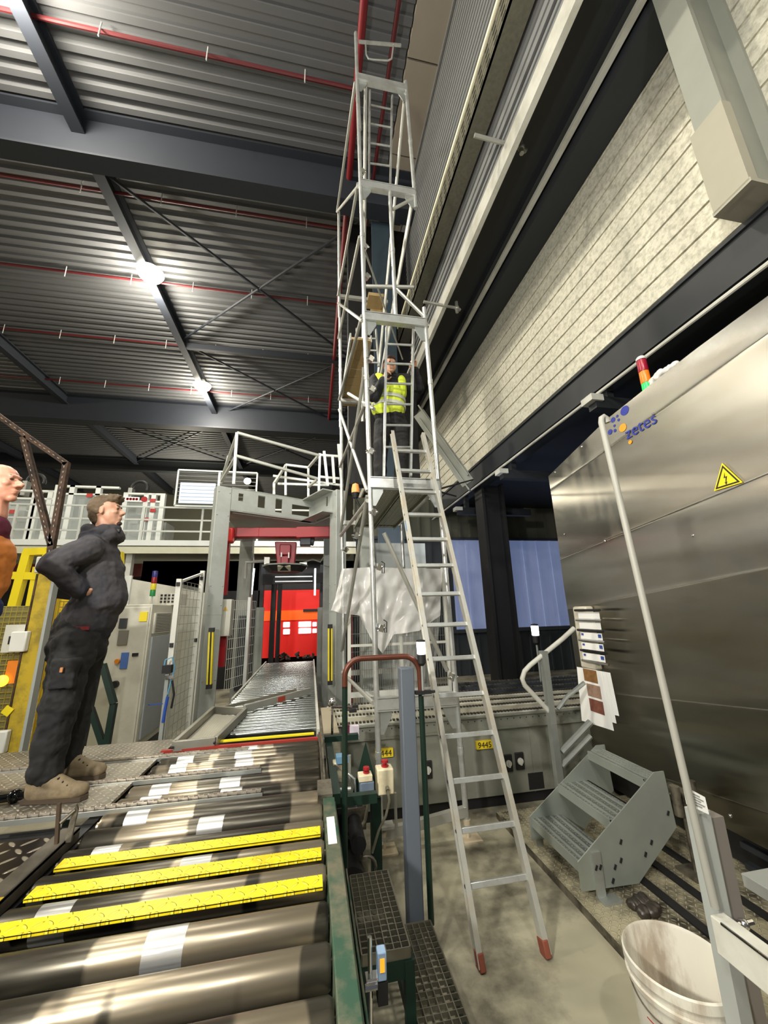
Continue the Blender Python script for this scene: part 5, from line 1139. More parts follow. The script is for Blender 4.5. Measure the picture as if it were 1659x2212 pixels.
PL = mat('plastic_film', (222, 221, 217), 0.2, 0, 0.06, 9, bump=1.0, alpha=0.72, stretch=(1, 1, 0.5))
S = lambda x, y: P(x, y, Y=4.88)
sheet('plastic_sheet', 'crumpled translucent plastic sheet draped over the fence behind the scaffold', PL,
      ([S(737, 1233), S(742, 1229), S(770, 1227), S(810, 1225), S(860, 1228), S(905, 1228), S(955, 1229)], [S(717, 1318), S(738, 1325), S(775, 1330), S(808, 1390), S(826, 1412), S(850, 1370), S(905, 1362), S(950, 1330)]), 90, 46, 0.10, 3, 4.88)
PL2 = mat('clear_film', (210, 210, 204), 0.15, 0, 0.04, 8, alpha=0.22)
sheet('clear_film', 'thin clear film hanging below the plastic sheet, behind the white signal lamp', PL2, ([S(845, 1365), S(900, 1355), S(950, 1330)], [S(850, 1500), S(895, 1500), S(935, 1490)]), 40, 30, 0.08, 5, 4.88)
# diagonal galvanised girder behind the scaffold
b = MB(); a = P(905, 893, Y=7.2); e = P(1012, 1045, Y=6.6); b.bar(a, e, 0.06, 0.26); b.bar(a+Vector((0, -0.04, 0.15)), e+Vector((0, -0.04, 0.15)), 0.12, 0.03); b.bar(a+Vector((0, -0.04, -0.15)), e+Vector((0, -0.04, -0.15)), 0.12, 0.03)
o = tag(b.build('diagonal_girder', mat('girder_zinc', (104, 106, 96), 0.5, 0.3)), 'pale diagonal steel girder sloping down right behind the scaffold', 'girder'); rebase(o)
b = MB(); b.tube(P(950, 1056, Y=3.6), P(1022, 1036, Y=5.6), 0.012, 6); b.tube(P(952, 1063, Y=3.6), P(985, 1072, Y=5.6), 0.012, 6)
o = tag(b.build('tie_straps', BLACK), 'thin black tie straps from the scaffold deck to the beam', 'strap'); rebase(o)

# ================================================================== GALLERY at the back left
GY = 10.5
g = lambda x, y, Y=GY: P(x, y, Y=Y)
dz = 3.62
t = thing('gallery', 'long raised steel walkway with railings across the back', 'walkway')
b = MB(); b.bx(-12, 1.2, GY, GY+2.6, dz-0.03, dz); part(b, 'deck', GREYL, t)
b = MB(); b.bx(-12, 1.2, GY-0.04, GY, dz-0.02, dz+0.12); part(b, 'kick_plate', WHITEP, t)
b = MB(); b.bx(-12, 1.2, GY-0.03, GY+0.05, dz-0.22, dz-0.05); part(b, 'edge_beam', mat('edge_beam_cream', (186, 184, 160), 0.5), t)
for x in [-11.4+1.42*i for i in range(9)]:
    if x > 0: break
    b = MB(); b.bx(x-0.025, x+0.025, GY-0.03, GY+0.02, dz, dz+1.0); part(b, 'rail_post', RAIL, t)
for z in (1.0, 0.66, 0.36):
    b = MB(); b.bx(-12, 0.9, GY-0.025, GY+0.015, dz+z-0.02, dz+z+0.02); part(b, 'rail', RAIL, t)
for x in (-4.55, -8.0, -1.6, 0.8):
    b = MB(); b.bx(x-0.07, x+0.07, GY+0.1, GY+0.26, 0, dz-0.2); part(b, 'support_post', GREYL, t)
rebase(t)
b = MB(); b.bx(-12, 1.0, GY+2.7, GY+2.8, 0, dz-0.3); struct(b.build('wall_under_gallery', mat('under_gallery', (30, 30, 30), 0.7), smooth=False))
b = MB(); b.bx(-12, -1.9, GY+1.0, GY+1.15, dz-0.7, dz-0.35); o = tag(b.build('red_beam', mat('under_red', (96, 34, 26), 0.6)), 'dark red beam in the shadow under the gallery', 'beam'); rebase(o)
# tall framed machines on the gallery
def frame_machine(name, lab, x0, x1, y0, h, posts, seed):
    t = thing(name, lab, 'machine frame', 'framed machines on the gallery'); rnd = random.Random(seed)
    for x in posts:
        b = MB(); b.bx(x-0.06, x+0.06, y0, y0+0.12, dz, dz+h); part(b, 'upright', WHITEP, t)
    b = MB()
    for z in (h, h-0.22): b.bx(x0, x1, y0, y0+0.1, dz+z-0.05, dz+z)
    part(b, 'top_rail', WHITEP, t)
    b = MB(); b.bx(x0, x1, y0+0.5, y0+1.2, dz+0.2, dz+h*0.55); b.bx(x0+0.3, x1-0.3, y0+0.55, y0+1.1, dz+h*0.55, dz+h*0.8); part(b, 'housing', mat('machine_silver', (176, 178, 172), 0.4, 0.4, 0.2, 5), t)
    b = MB()
    for k in range(14):
        x = rnd.uniform(x0, x1-0.3); z = rnd.uniform(0.15, h*0.8); b.bx(x, x+rnd.uniform(.08, .4), y0+0.2, y0+0.4, dz+z, dz+z+rnd.uniform(.05, .25))
    part(b, 'fittings', mat('fitting_mix', (150, 150, 142), 0.4, 0.4, 0.6, 3), t)
    b = MB(); b.bx(x0, x1, y0+0.02, y0+0.03, dz+0.1, dz+h-0.25); part(b, 'clear_guard', mat('clear_guard', (200, 206, 202), 0.15, alpha=0.25), t)
    b = MB()
    for k in range(3):
        b = MB(); x = rnd.uniform(x0, x1-0.2); z = rnd.uniform(h*0.4, h*0.85); b.bx(x, x+0.14, y0-0.02, y0, dz+z, dz+z+0.1); part(b, 'red_label', mat('label_red', (170, 50, 44), 0.5), t)
    rebase(t)
xs = [P(px, 1100, Y=11.2).x for px in (20, 62, 115, 165, 205, 250, 300, 325, 345)]
frame_machine('machine_frame', 'white framed machine on the gallery, leftmost, behind the bald man', xs[0]-3.0, xs[2]-0.1, 11.3, 1.62, [xs[0]-0.2, xs[0]+0.5, xs[1], xs[2]-0.2], 1)
frame_machine('machine_frame', 'white framed machine on the gallery directly behind the hooded man', xs[2], xs[5], 11.2, 1.75, [xs[2], xs[2]+0.35, xs[4]], 2)
frame_machine('machine_frame', 'white framed machine on the gallery right of the hooded man, with row of red dots', xs[5]+0.1, xs[8], 11.3, 1.62, [xs[5]+0.15, xs[6]+0.1, xs[7], xs[8]], 3)
t = thing('indicator_sign', 'small white sign with four red rings and red disc on the gallery', 'sign')
a = P(271, 1073, Y=11.0); e = P(300, 1083, Y=11.0); b = MB(); b.bx(a.x, e.x, 11.0, 11.02, e.z, a.z); part(b, 'plate', PAPER, t)
zc_ = (a.z+e.z)/2; Rm = Euler((PI/2, 0, 0)).to_matrix(); b = MB()
for k in range(4): b.lathe([(0.022, 0), (0.022, 0.006), (0.036, 0.006), (0.036, 0)], (a.x+0.06+k*(e.x-a.x-0.12)/3, 11.0, zc_), 14, axis=Rm)
part(b, 'red_rings', RED, t); b = MB(); b.lathe([(0, 0.01), (0.08, 0.01), (0.08, 0)], (e.x+0.13, 11.0, zc_), 18, axis=Rm); part(b, 'red_disc', RED, t); rebase(t)
# display screen in a mesh frame on the gallery
t = thing('display_screen', 'bright white display board in a mesh frame left of the portal column', 'display')
a = g(390, 1042, 10.2); e = g(462, 1088, 10.2); b = MB(); b.bx(a.x, e.x, 10.2, 10.24, e.z, a.z); part(b, 'screen', mat('screen_white', (206, 218, 232), 0.4, emit=(200, 216, 240), estr=0.4), t)
b = MB()
for k in range(5): zz = e.z+(a.z-e.z)*(k+0.7)/5.6; b.bx(a.x+0.03, e.x, 10.19, 10.2, zz, zz+0.008)
part(b, 'rows', mat('row_grey', (150, 164, 186), 0.5), t)
fa = g(386, 1015, 10.25); fb = g(556, 1022, 10.25); z0 = g(386, 1092, 10.25).z
b = MB(); b.bar(fa, fb, 0.04, 0.04); b.bx(fa.x-0.02, fa.x+0.02, 10.24, 10.28, z0, fa.z); b.bx(fb.x-0.02, fb.x+0.02, 10.24, 10.28, z0, fb.z); m_ = g(475, 1018, 10.25); b.bx(m_.x-0.03, m_.x+0.03, 10.24, 10.28, z0, m_.z); b.bx(fa.x, fb.x, 10.24, 10.28, z0-0.02, z0+0.02); part(b, 'frame', WHITEP, t)
b = MB()
for k in range(9): zz = z0+(fa.z-z0)*(k+0.5)/9; b.bx(fa.x, fb.x, 10.26, 10.265, zz, zz+0.012)
part(b, 'mesh_lines', MESHZ, t); rebase(t)
q = g(535, 1040, 10.0); b = MB(); b.lathe([(0, 0.0), (0.08, 0.0), (0.09, 0.03), (0.06, 0.1), (0, 0.1)], q, 20, axis=Euler((PI/2, 0, 0)).to_matrix()); o = tag(b.build('spot_lamp', mat('spot_glow', (255, 250, 230), 0.4, emit=(255, 248, 225), estr=14)), 'small very bright round spotlight above the portal head beam', 'lamp'); rebase(o)
q = P(78, 1010, Y=12); 
for px in (78, 302):
    q = P(px, 1055 if px > 200 else 1040, Y=12.2); t = thing('cable_loop', 'black cable drag loop standing on top of the '+('leftmost' if px < 200 else 'right')+' machine frame on the gallery', 'cable loop', 'cable loops')
    b = MB(); b.path(arc(q, 0.22, -0.3, PI+0.3, X_, Z_, 14), 0.045, 8); part(b, 'loop', BLACK, t); b = MB(); b.bx(q.x-0.27, q.x-0.16, 12.1, 12.3, q.z-0.45, q.z-0.02); part(b, 'stand', ALUD, t); rebase(t)

# ================================================================== ELECTRICAL CABINET
t = thing('electrical_cabinet', 'tall cream electrical cabinet with yellow sticker and side vents', 'electrical cabinet')
ex = -2.17; EY = 5.95; ez = 2.02
b = MB(); b.bx(-2.95, ex, EY, 7.0, 0.2, ez); part(b, 'body', BEIGE, t, bevel=0.008)
b = MB(); b.bx(-2.92, ex-0.03, EY+0.03, 6.95, 0.0, 0.2); part(b, 'plinth', GREYD, t)
b = MB(); b.bx(-2.92, ex-0.02, EY-0.02, EY, 0.25, ez-0.04); dr = part(b, 'door', BEIGE, t, bevel=0.006)
E_ = lambda x, y: P(x, y, Y=EY-0.03)
def flat(px0, py0, px1, py1, m, nm, par, d=0.008, fn=E_):
    a = fn(px0, py0); e = fn(px1, py1); b = MB(); b.bx(a.x, e.x, EY-0.03-d, EY-0.02, e.z, a.z); return part(b, nm, m, par)
flat(259, 1336, 273, 1357, GREYD, 'panel_window', dr); flat(257, 1362, 274, 1393, mat('panel_grey', (110, 108, 98), 0.4), 'operator_panel', dr); flat(303, 1322, 317, 1342, YEL, 'yellow_sticker', dr); flat(263, 1410, 274, 1444, mat('blue_label', (70, 104, 166), 0.5), 'blue_label', dr); flat(286, 1411, 298, 1417, INK, 'type_plate', dr)
b = MB(); q = E_(255, 1428); b.lathe([(0, 0.04), (0.03, 0.04), (0.03, 0)], q, 14, axis=Euler((PI/2, 0, 0)).to_matrix()); part(b, 'yellow_knob', mat('knob_amber', (200, 120, 30), 0.4), dr)
b = MB(); q = E_(250, 1478); b.lathe([(0, 0.05), (0.045, 0.05), (0.045, 0)], q, 14, axis=Euler((PI/2, 0, 0)).to_matrix()); part(b, 'black_switch', INK, dr)
b = MB(); b.bx(ex, ex+0.03, EY+0.08, EY+0.75, 1.62, ez-0.12); part(b, 'vent_unit', BEIGE, t, bevel=0.005)
b = MB()
for k in range(12): b.bx(ex+0.03, ex+0.034, EY+0.12, EY+0.7, 1.64+k*0.022, 1.648+k*0.022)
part(b, 'vent_slats', GREYD, t)
b = MB(); b.bx(ex, ex+0.025, EY+0.08, EY+0.9, 0.3, 1.58); part(b, 'side_door', mat('side_door_blue_grey', (150, 156, 160), 0.5), t, bevel=0.005)
rebase(t)
t = thing('signal_tower', 'small blue red yellow green signal tower on top of the electrical cabinet', 'signal light')
q = P(329, 1288, Y=6.2)
for k, c_ in enumerate(((28, 120, 60), (206, 190, 40), (130, 24, 34), (44, 44, 110))):
    b = MB(); b.lathe([(0.035, 0), (0.037, 0.01), (0.035, 0.09)], q+Z_*(0.092*k), 16); part(b, ('green', 'yellow', 'red', 'blue')[k]+'_lens', mat('lens%d' % k, c_, 0.3), t)
b = MB(); b.tube((q.x, q.y, ez), q, 0.012, 8); part(b, 'stem', ALU, t); rebase(t)
t = thing('perforated_box', 'white perforated metal box on top of the electrical cabinet, right side', 'box')
a = P(330, 1283, Y=6.7); e = P(372, 1300, Y=6.7); b = MB(); b.bx(a.x-0.05, e.x+0.1, 6.7, 7.1, e.z-0.05, a.z); part(b, 'box', BEIGE, t)
b = MB()
for i in range(5):
    for j in range(3): b.bx(a.x+0.12+i*0.055, a.x+0.15+i*0.055, 6.69, 6.7, a.z-0.04-j*0.05, a.z-0.01-j*0.05)
part(b, 'holes', INK, t); rebase(t)
t = thing('sheet_bin', 'pale sheet-metal hood standing behind the electrical cabinet', 'hood'); a = P(280, 1250, Y=7.6); b = MB(); b.prism([(a.x, 7.6, 0.0), (a.x, 7.6, a.z), (a.x+0.75, 7.6, a.z-0.15), (a.x+1.4, 7.6, a.z-0.3), (a.x+1.4, 7.6, 0.0)], (0, 0.4, 0)); part(b, 'body', BEIGE, t); b = MB(); b.bx(a.x-0.05, a.x+0.05, 7.55, 7.6, 1.4, a.z+0.05); part(b, 'corner_post', WHITEP, t); rebase(t)
# pump stand with blue hoses beside the cabinet
t = thing('valve_stand', 'grey stand with blue hoses and valves in front of the mesh gate', 'valve stand')
v = lambda x, y: P(x, y, Y=5.3)
b = MB(); a = v(363, 1440); b.bx(a.x-0.02, a.x+0.02, 5.3, 5.34, 0.0, a.z); part(b, 'post', GREY, t)
b = MB(); b.path([v(352, 1450), v(358, 1425), v(372, 1420), v(378, 1440), v(370, 1470), v(362, 1500)], 0.009, 6); part(b, 'hose', mat('hose_blue', (90, 150, 180), 0.4), t)
b = MB(); b.path([v(362, 1505), v(356, 1535), v(352, 1560)], 0.018, 8); b.bar(v(320, 1523), v(352, 1520), 0.01, 0.01); part(b, 'blue_valve', mat('valve_navy', (44, 78, 160), 0.4), t)
b = MB(); b.box(v(362, 1445), (0.1, 0.08, 0.09)); b.path([v(372, 1470), v(376, 1500), v(370, 1530)], 0.012, 6); part(b, 'valve_body', INK, t)
b = MB(); b.box(v(366, 1462), (0.09, 0.06, 0.04)); part(b, 'silver_block', CHROME, t); rebase(t)

# ================================================================== YELLOW SAFETY FENCE (left)
FYY = 4.3
f = lambda x, y, Y=FYY: P(x, y, Y=Y)
t = thing('safety_fence_post', 'thick worn yellow fence post with grey junction box on top', 'post')
a = f(92, 1240); e = f(22, 1655); xm = f(60, 1450).x
b = MB(); b.bx(xm-0.07, xm+0.05, FYY, FYY+0.1, 0.25, a.z); part(b, 'post', YELD, t)
b = MB(); b.bx(xm-0.085, xm-0.07, FYY-0.01, FYY+0.08, 0.25, a.z); part(b, 'seal_strip', RUST, t)
b = MB(); b.bx(xm+0.05, xm+0.075, FYY, FYY+0.08, 0.25, a.z-0.02); part(b, 'grey_strip', GREY, t)
a2 = f(84, 1203); e2 = f(108, 1238); b = MB(); b.bx(xm-0.10, xm+0.12, FYY-0.03, FYY+0.1, e2.z, a2.z); part(b, 'junction_box', GREYL, t, 'pale grey box', bevel=0.01)
for px, py in ((57, 1385), (12, 1600)):
    q = f(px, py); b = MB(); b.bx(xm-0.16, xm-0.03, FYY-0.06, FYY, q.z-0.09, q.z+0.09); part(b, 'white_box', mat('switch_white', (206, 206, 196), 0.5), t, bevel=0.01)
rebase(t)
YM = mat('mesh_yellow', (150, 136, 50), 0.5, 0, 0.1, 6)
t = thing('yellow_fence', 'dark yellow wire mesh safety fence at the left edge', 'fence')
zt_ = f(20, 1310).z
part(mesh_panel((xm-1.3, FYY+0.05, 0.35), X_, 1.22, zt_-0.35, 26, 34, 0.004), 'mesh', YM, t)
b = MB(); b.bx(xm-1.3, xm-0.08, FYY+0.3, FYY+0.32, 0.3, zt_); part(b, 'backing_sheet', mat('khaki_sheet', (112, 104, 58), 0.6, 0, 0.15, 3), t)
a = f(15, 1350); e = f(48, 1408); b = MB(); b.bx(a.x, e.x, FYY-0.01, FYY+0.03, e.z, a.z); part(b, 'notice', BEIGE, t, 'cream notice plate')
b = MB(); b.bx(e.x-0.12, e.x-0.08, FYY-0.02, FYY-0.01, (a.z+e.z)/2-0.05, (a.z+e.z)/2+0.02); part(b, 'notice_mark', INK, t)
a = f(17, 1428); e = f(36, 1476); b = MB(); b.bx(a.x, e.x, FYY+0.0, FYY+0.05, e.z, a.z); part(b, 'orange_container', mat('orange_glass', (206, 116, 30), 0.4, emit=(210, 110, 20), estr=0.15), t)
q = f(8, 1470); b = MB(); b.ell((q.x, FYY-0.02, q.z), (0.05, 0.03, 0.05)); part(b, 'amber_lamp', mat('amber_lamp', (250, 200, 60), 0.4, emit=(255, 200, 50), estr=2.5), t)
b = MB(); q = f(18, 1535); b.box((q.x, FYY-0.01, q.z), (0.07, 0.01, 0.07), Euler((0, 0.6, 0)).to_matrix()); part(b, 'warning_sticker', YEL, t); rebase(t)
t = thing('yellow_side_fence', 'bright yellow mesh panel behind the hooded man\'s back', 'fence')
c0 = Vector((xm+0.10, FYY+0.1, 0)); c1 = Vector((xm+0.33, FYY+0.45, 0)); uu = (c1-c0).normalized()
part(mesh_panel(c0+Z_*0.4, uu, 0.41, 1.62, 11, 30, 0.0045), 'mesh', mat('mesh_dark_yellow', (130, 110, 30), 0.5), t)
b = MB(); nn_ = Vector((-uu.y, uu.x, 0)); b.prism([c0+nn_*0.05+Z_*0.35, c1+nn_*0.05+Z_*0.35, c1+nn_*0.05+Z_*2.0, c0+nn_*0.05+Z_*2.05], nn_*0.01); part(b, 'backing_sheet', mat('sheet_yellow', (214, 180, 36), 0.5, 0, 0.1, 3), t)
b = MB(); b.bx(c1.x-0.0, c1.x+0.03, c1.y-0.0, c1.y+0.03, 0.0, 2.0); part(b, 'post', YELD, t); rebase(t)
t = thing('yellow_barrier', 'bright yellow tubular steel frame behind the dark mesh fence', 'frame')
h = lambda x, y: P(x, y, Y=5.6)
b = MB(); b.bar(h(30, 1310), h(62, 1192), 0.09, 0.09, upv=Y_); b.bar(h(55, 1193), h(104, 1191), 0.09, 0.09); b.bar(h(16, 1243), h(84, 1245), 0.08, 0.09); b.bar(h(64, 1310), h(80, 1225), 0.06, 0.06, upv=Y_); b.bar(h(104, 1191), h(95, 1330), 0.08, 0.08, upv=Y_); part(b, 'tubes', YEL, t)
rebase(t)
t = thing('yellow_bracket', 'yellow upright just right of the hooded man\'s chest', 'upright'); b = MB(); b.bar(P(258, 1193, Y=7.0), P(258, 1225, Y=7.0), 0.10, 0.12, upv=Y_); part(b, 'tube', YEL, t); rebase(t)
# perforated rusty angle frame
t = thing('perforated_angle_frame', 'rusty perforated angle-iron triangular frame above the yellow post', 'frame')
pa = lambda x, y: P(x, y, Y=4.1)
segs = [((-10, 893), (62, 945)), ((62, 945), (146, 1003)), ((144, 1000), (112, 1180)), ((52, 945), (112, 1180)), ((112, 1180), (106, 1235))]
for a, e in segs:
    A0, E0 = pa(*a), pa(*e); b = MB(); b.bar(A0, E0, 0.05, 0.05, upv=Y_); s_ = part(b, 'angle_bar', RUST, t)
    b = MB(); L_ = (E0-A0).length; k = 0.04; d = (E0-A0).normalized()
    while k < L_-0.03: b.bar(A0+d*k-Y_*0.026, A0+d*(k+0.022)-Y_*0.026, 0.003, 0.012, upv=Y_); k += 0.055
    part(b, 'slots', mat('slot_light', (190, 186, 176), 0.6), s_)
rebase(t)
# dark green trestle
t = thing('green_trestle', 'dark green angular steel trestle between the man and the electrical cabinet', 'trestle')
k_ = lambda x, y: P(x, y, Y=4.55)
b = MB(); b.bar(k_(222, 1435), k_(246, 1520), 0.05, 0.06, upv=Y_); b.bar(k_(246, 1520), k_(228, 1625), 0.05, 0.06, upv=Y_); b.bar(k_(196, 1530), k_(228, 1625), 0.05, 0.05, upv=Y_); b.bar(k_(210, 1440), k_(168, 1640), 0.06, 0.08, upv=Y_); part(b, 'bars', GREEN, t)
for px, py in ((228, 1625), (168, 1640)):
    q = k_(px, py); b = MB(); b.bx(q.x-0.03, q.x+0.03, 4.52, 4.58, 0.0, q.z+0.02); part(b, 'leg', GREEN, t)
rebase(t)
# ================================================================== PEOPLE
def remesh(o, vox, sm=2, noise=0.0, nsc=0.12, lacun=None):
    r = o.modifiers.new('remesh', 'REMESH'); r.mode = 'VOXEL'; r.voxel_size = vox; r.use_smooth_shade = True
    s = o.modifiers.new('smooth', 'SMOOTH'); s.factor = 0.5; s.iterations = sm
    if noise:
        tx = bpy.data.textures.new('folds', 'CLOUDS'); tx.noise_scale = nsc; tx.noise_depth = 3
        d = o.modifiers.new('disp', 'DISPLACE'); d.texture = tx; d.strength = noise; d.mid_level = 0.5
    return o
SKIN = mat('skin', (196, 148, 122), 0.5, 0, 0.08, 9)
SKINR = mat('skin_ruddy', (206, 146, 120), 0.45, 0, 0.08, 9)
def head(b, c, fx, up_, s=1.0, nose=1.0):
    """head with face looking along fx; c = centre of the cranium"""
    f = Vector(fx).normalized(); u = Vector(up_); u = (u-f*u.dot(f)).normalized(); l = u.cross(f)
    R = Matrix((f, l, u)).transposed(); w = lambda x, y, z: c+R @ Vector((x*s, y*s, z*s))
    rr = lambda *a: tuple(v*s for v in a)
    b.ell(w(-0.012, 0, 0.028), rr(0.098, 0.077, 0.088), R)
    b.ell(w(0.022, 0, -0.02), rr(0.068, 0.066, 0.085), R)
    b.ell(w(0.03, 0, -0.068), rr(0.052, 0.048, 0.045), R)
    b.ell(w(0.062, 0, -0.098), rr(0.024, 0.026, 0.02), R)
    b.cap(w(0.078, 0, 0.012), w(0.108*nose, 0, -0.028), 0.009*s, 0.014*s)
    b.ell(w(0.096, 0.012, -0.033), rr(0.012, 0.01, 0.009), R); b.ell(w(0.096, -0.012, -0.033), rr(0.012, 0.01, 0.009), R)
    b.cap(w(0.082, -0.026, 0.026), w(0.082, 0.026, 0.026), 0.011*s, 0.011*s)
    b.ell(w(0.083, 0, -0.058), rr(0.013, 0.023, 0.007), R); b.ell(w(0.080, 0, -0.070), rr(0.013, 0.02, 0.007), R)
    for q in (-1, 1):
        b.ell(w(0.06, q*0.038, -0.018), rr(0.025, 0.022, 0.02), R)
        b.ell(w(-0.006, q*0.077, -0.004), rr(0.017, 0.008, 0.03), R @ Euler((0, 0.2, 0.3*q)).to_matrix())
    return w, R
def hand(b, wrist, dirv, palm, s=1.0, curl=0.5, thumb=1):
    """palm + four fingers + thumb; dirv = pointing, palm = direction the palm faces"""
    d = Vector(dirv).normalized(); p = Vector(palm); p = (p-d*p.dot(d)).normalized(); l = p.cross(d)
    w = lambda x, y, z: wrist+d*x*s+l*y*s+p*z*s
    b.cap(w(0.0, 0, 0), w(0.075, 0, 0.004), 0.026*s, 0.034*s, (1, 0.5), l)
    for i, (y, ln) in enumerate(((-0.030, 0.062), (-0.010, 0.072), (0.010, 0.070), (0.029, 0.056))):
        a = w(0.085, y, 0.004); c1 = curl*0.9; q = a+(d*math.cos(c1)+p*math.sin(c1))*ln*0.5*s; c2 = curl*2.2
        e = q+(d*math.cos(c2)+p*math.sin(c2))*ln*0.35*s; c3 = curl*3.2; g_ = e+(d*math.cos(c3)+p*math.sin(c3))*ln*0.25*s
        b.cap(a, q, 0.0095*s, 0.009*s, n=8); b.cap(q, e, 0.009*s, 0.008*s, n=8); b.cap(e, g_, 0.008*s, 0.007*s, n=8)
    a = w(0.025, -0.028*thumb, 0.01); q = a+(d*0.6-l*thumb*0.6+p*0.5).normalized()*0.042*s; e = q+(d*0.8+p*0.6).normalized()*0.03*s
    b.cap(a, q, 0.013*s, 0.011*s, n=8); b.cap(q, e, 0.0105*s, 0.008*s, n=8)

# ---- man in the dark hoodie on the plates
t = thing('person', 'man in dark hooded sweatshirt and black work trousers, hands on hips, looking up', 'person')
M1 = lambda x, y, Y=3.0: P(x, y, Y=Y)
hc = M1(231, 1107, 3.0); fx = Vector((0.93, 0.05, 0.20)); upv = Vector((-0.2, 0, 1))
neck = M1(222, 1160); sh_n = M1(190, 1185, 2.82); sh_f = M1(205, 1178, 3.2); el_n = M1(112, 1218, 2.70); wr_n = M1(163, 1268, 2.80)
chest = M1(213, 1200); belly = M1(222, 1275); hip = M1(182, 1360)
hp_n = M1(165, 1385, 2.90); hp_f = M1(188, 1385, 3.10); kn_n = M1(128, 1530, 2.84); kn_f = M1(163, 1515, 3.14); an_n = M1(92, 1690, 2.83); an_f = M1(140, 1655, 3.14)
el_f = M1(150, 1230, 3.34); wr_f = M1(178, 1275, 3.22)
b = MB(); w, R = head(b, hc, fx, upv, 0.98)
b.cap(w(-0.02, 0, -0.05), neck, 0.050, 0.056); b.cap(neck, chest, 0.055, 0.08, (1, 1.1)); b.cap(chest, belly, 0.08, 0.09, (1, 1.2)); b.cap(belly, hip, 0.09, 0.09, (1, 1.2)); b.cap(sh_n, sh_f, 0.045, 0.045)
for s0, e0, w0 in ((sh_n, el_n, wr_n), (sh_f, el_f, wr_f)): b.cap(s0, e0, 0.05, 0.04); b.cap(e0, w0, 0.038, 0.026)
hand(b, wr_n, (0.75, 0.35, -0.45), (0.1, 0.9, 0.1), 0.9, 0.9, 1); hand(b, wr_f, (0.9, -0.1, -0.25), (0.1, -0.9, 0.1), 1.0, 0.35, -1)
for h0, k0, a0 in ((hp_n, kn_n, an_n), (hp_f, kn_f, an_f)): b.cap(h0, k0, 0.08, 0.055); b.cap(k0, a0, 0.052, 0.038); b.cap(a0, a0+Vector((0.1, 0, -0.06)), 0.035, 0.03)
body = part(b, 'body', SKIN, t); remesh(body, 0.0065, 2)
# hair
HAIR = mat('hair_brown', (92, 76, 56), 0.8, 0, 0.35, 60, stretch=(1, 1, 1))
b = MB(); b.ell(w(-0.030, 0, 0.042), (0.090, 0.081, 0.084), R); b.ell(w(0.02, 0, 0.082), (0.078, 0.066, 0.045), R); b.ell(w(-0.072, 0, -0.005), (0.042, 0.066, 0.072), R); b.ell(w(-0.065, 0, -0.055), (0.035, 0.05, 0.04), R); b.ell(w(0.068, 0, 0.082), (0.034, 0.052, 0.026), R)
for q in (-1, 1): b.ell(w(-0.03, q*0.06, 0.02), (0.05, 0.018, 0.04), R)
for k in range(46):
    hx = random.uniform(-.09, .10); hy = random.uniform(-.055, .055); b.ell(w(hx, hy, 0.122-3.2*(hx-0.01)**2-5*hy*hy+random.uniform(-.008, .008)), (0.024, 0.012, 0.013), R @ Euler((0, random.uniform(-.5, .5), 0)).to_matrix(), 8, 6)
hr = part(b, 'hair', HAIR, t); remesh(hr, 0.005, 1, 0.008, 0.02)
b = MB(); b.ell(w(0.068, 0, -0.10), (0.022, 0.024, 0.018), R); b.ell(w(0.085, 0, -0.048), (0.008, 0.02, 0.004), R); part(b, 'beard', mat('beard_dark', (58, 42, 34), 0.9, 0, 0.3, 60), t)
b = MB()
for q in (-1, 1): b.ell(w(0.084, q*0.03, 0.006), (0.008, 0.011, 0.006), R)
part(b, 'eyes', mat('eye', (60, 48, 42), 0.3), t); b = MB()
for q in (-1, 1): b.cap(w(0.091, q*0.016, 0.026), w(0.084, q*0.045, 0.028), 0.0045, 0.003, n=8)
part(b, 'eyebrows', HAIR, t)
# hoodie
HOOD = mat('hoodie_fabric', (62, 60, 62), 0.9, 0, 0.18, 5, dirt=(26, 28, 42), dirt_amt=0.8, dscale=3, bump=0.5)
b = MB(); b.cap(M1(205, 1185), M1(212, 1235), 0.125, 0.155, (1, 1.15)); b.cap(M1(212, 1235), M1(216, 1300), 0.155, 0.158, (1, 1.1)); b.cap(M1(210, 1300), M1(190, 1345), 0.15, 0.16, (1, 1.1)); b.ell(M1(228, 1295), (0.135, 0.15, 0.12))
b.cap(sh_n, sh_f, 0.088, 0.088)
b.cap(sh_n, el_n, 0.088, 0.072); b.cap(el_n, wr_n+Vector((0.02, 0.01, -0.02)), 0.074, 0.056); b.cap(sh_f, el_f, 0.08, 0.07); b.cap(el_f, wr_f, 0.065, 0.055)
b.ell(w(-0.04, 0, -0.155), (0.12, 0.12, 0.055), Euler((0, -0.35, 0)).to_matrix())
b.cap(w(-0.10, -0.05, -0.13), w(-0.10, 0.05, -0.13), 0.05, 0.05); b.cap(w(0.03, -0.05, -0.19), w(0.03, 0.05, -0.19), 0.055, 0.055); b.cap(M1(208, 1165), M1(212, 1200), 0.10, 0.13, (1, 1.3))
hd = part(b, 'hoodie', HOOD, t); remesh(hd, 0.008, 3, 0.034, 0.10)
b = MB(); b.path([w(0.045, -0.03, -0.13), w(0.06, -0.035, -0.18), w(0.065, -0.035, -0.23)], 0.006, 6); b.path([w(0.045, 0.03, -0.13), w(0.06, 0.035, -0.19)], 0.006, 6); b.box(w(0.07, -0.03, -0.16), (0.03, 0.02, 0.02)); part(b, 'drawstring', INK, hd)
TRS = mat('work_trousers', (20, 20, 21), 0.85, 0, 0.25, 7, bump=0.2, dirt=(42, 40, 38), dirt_amt=0.4, dscale=4)
b = MB(); b.cap(M1(176, 1352), M1(172, 1395), 0.155, 0.16, (1, 1.1))
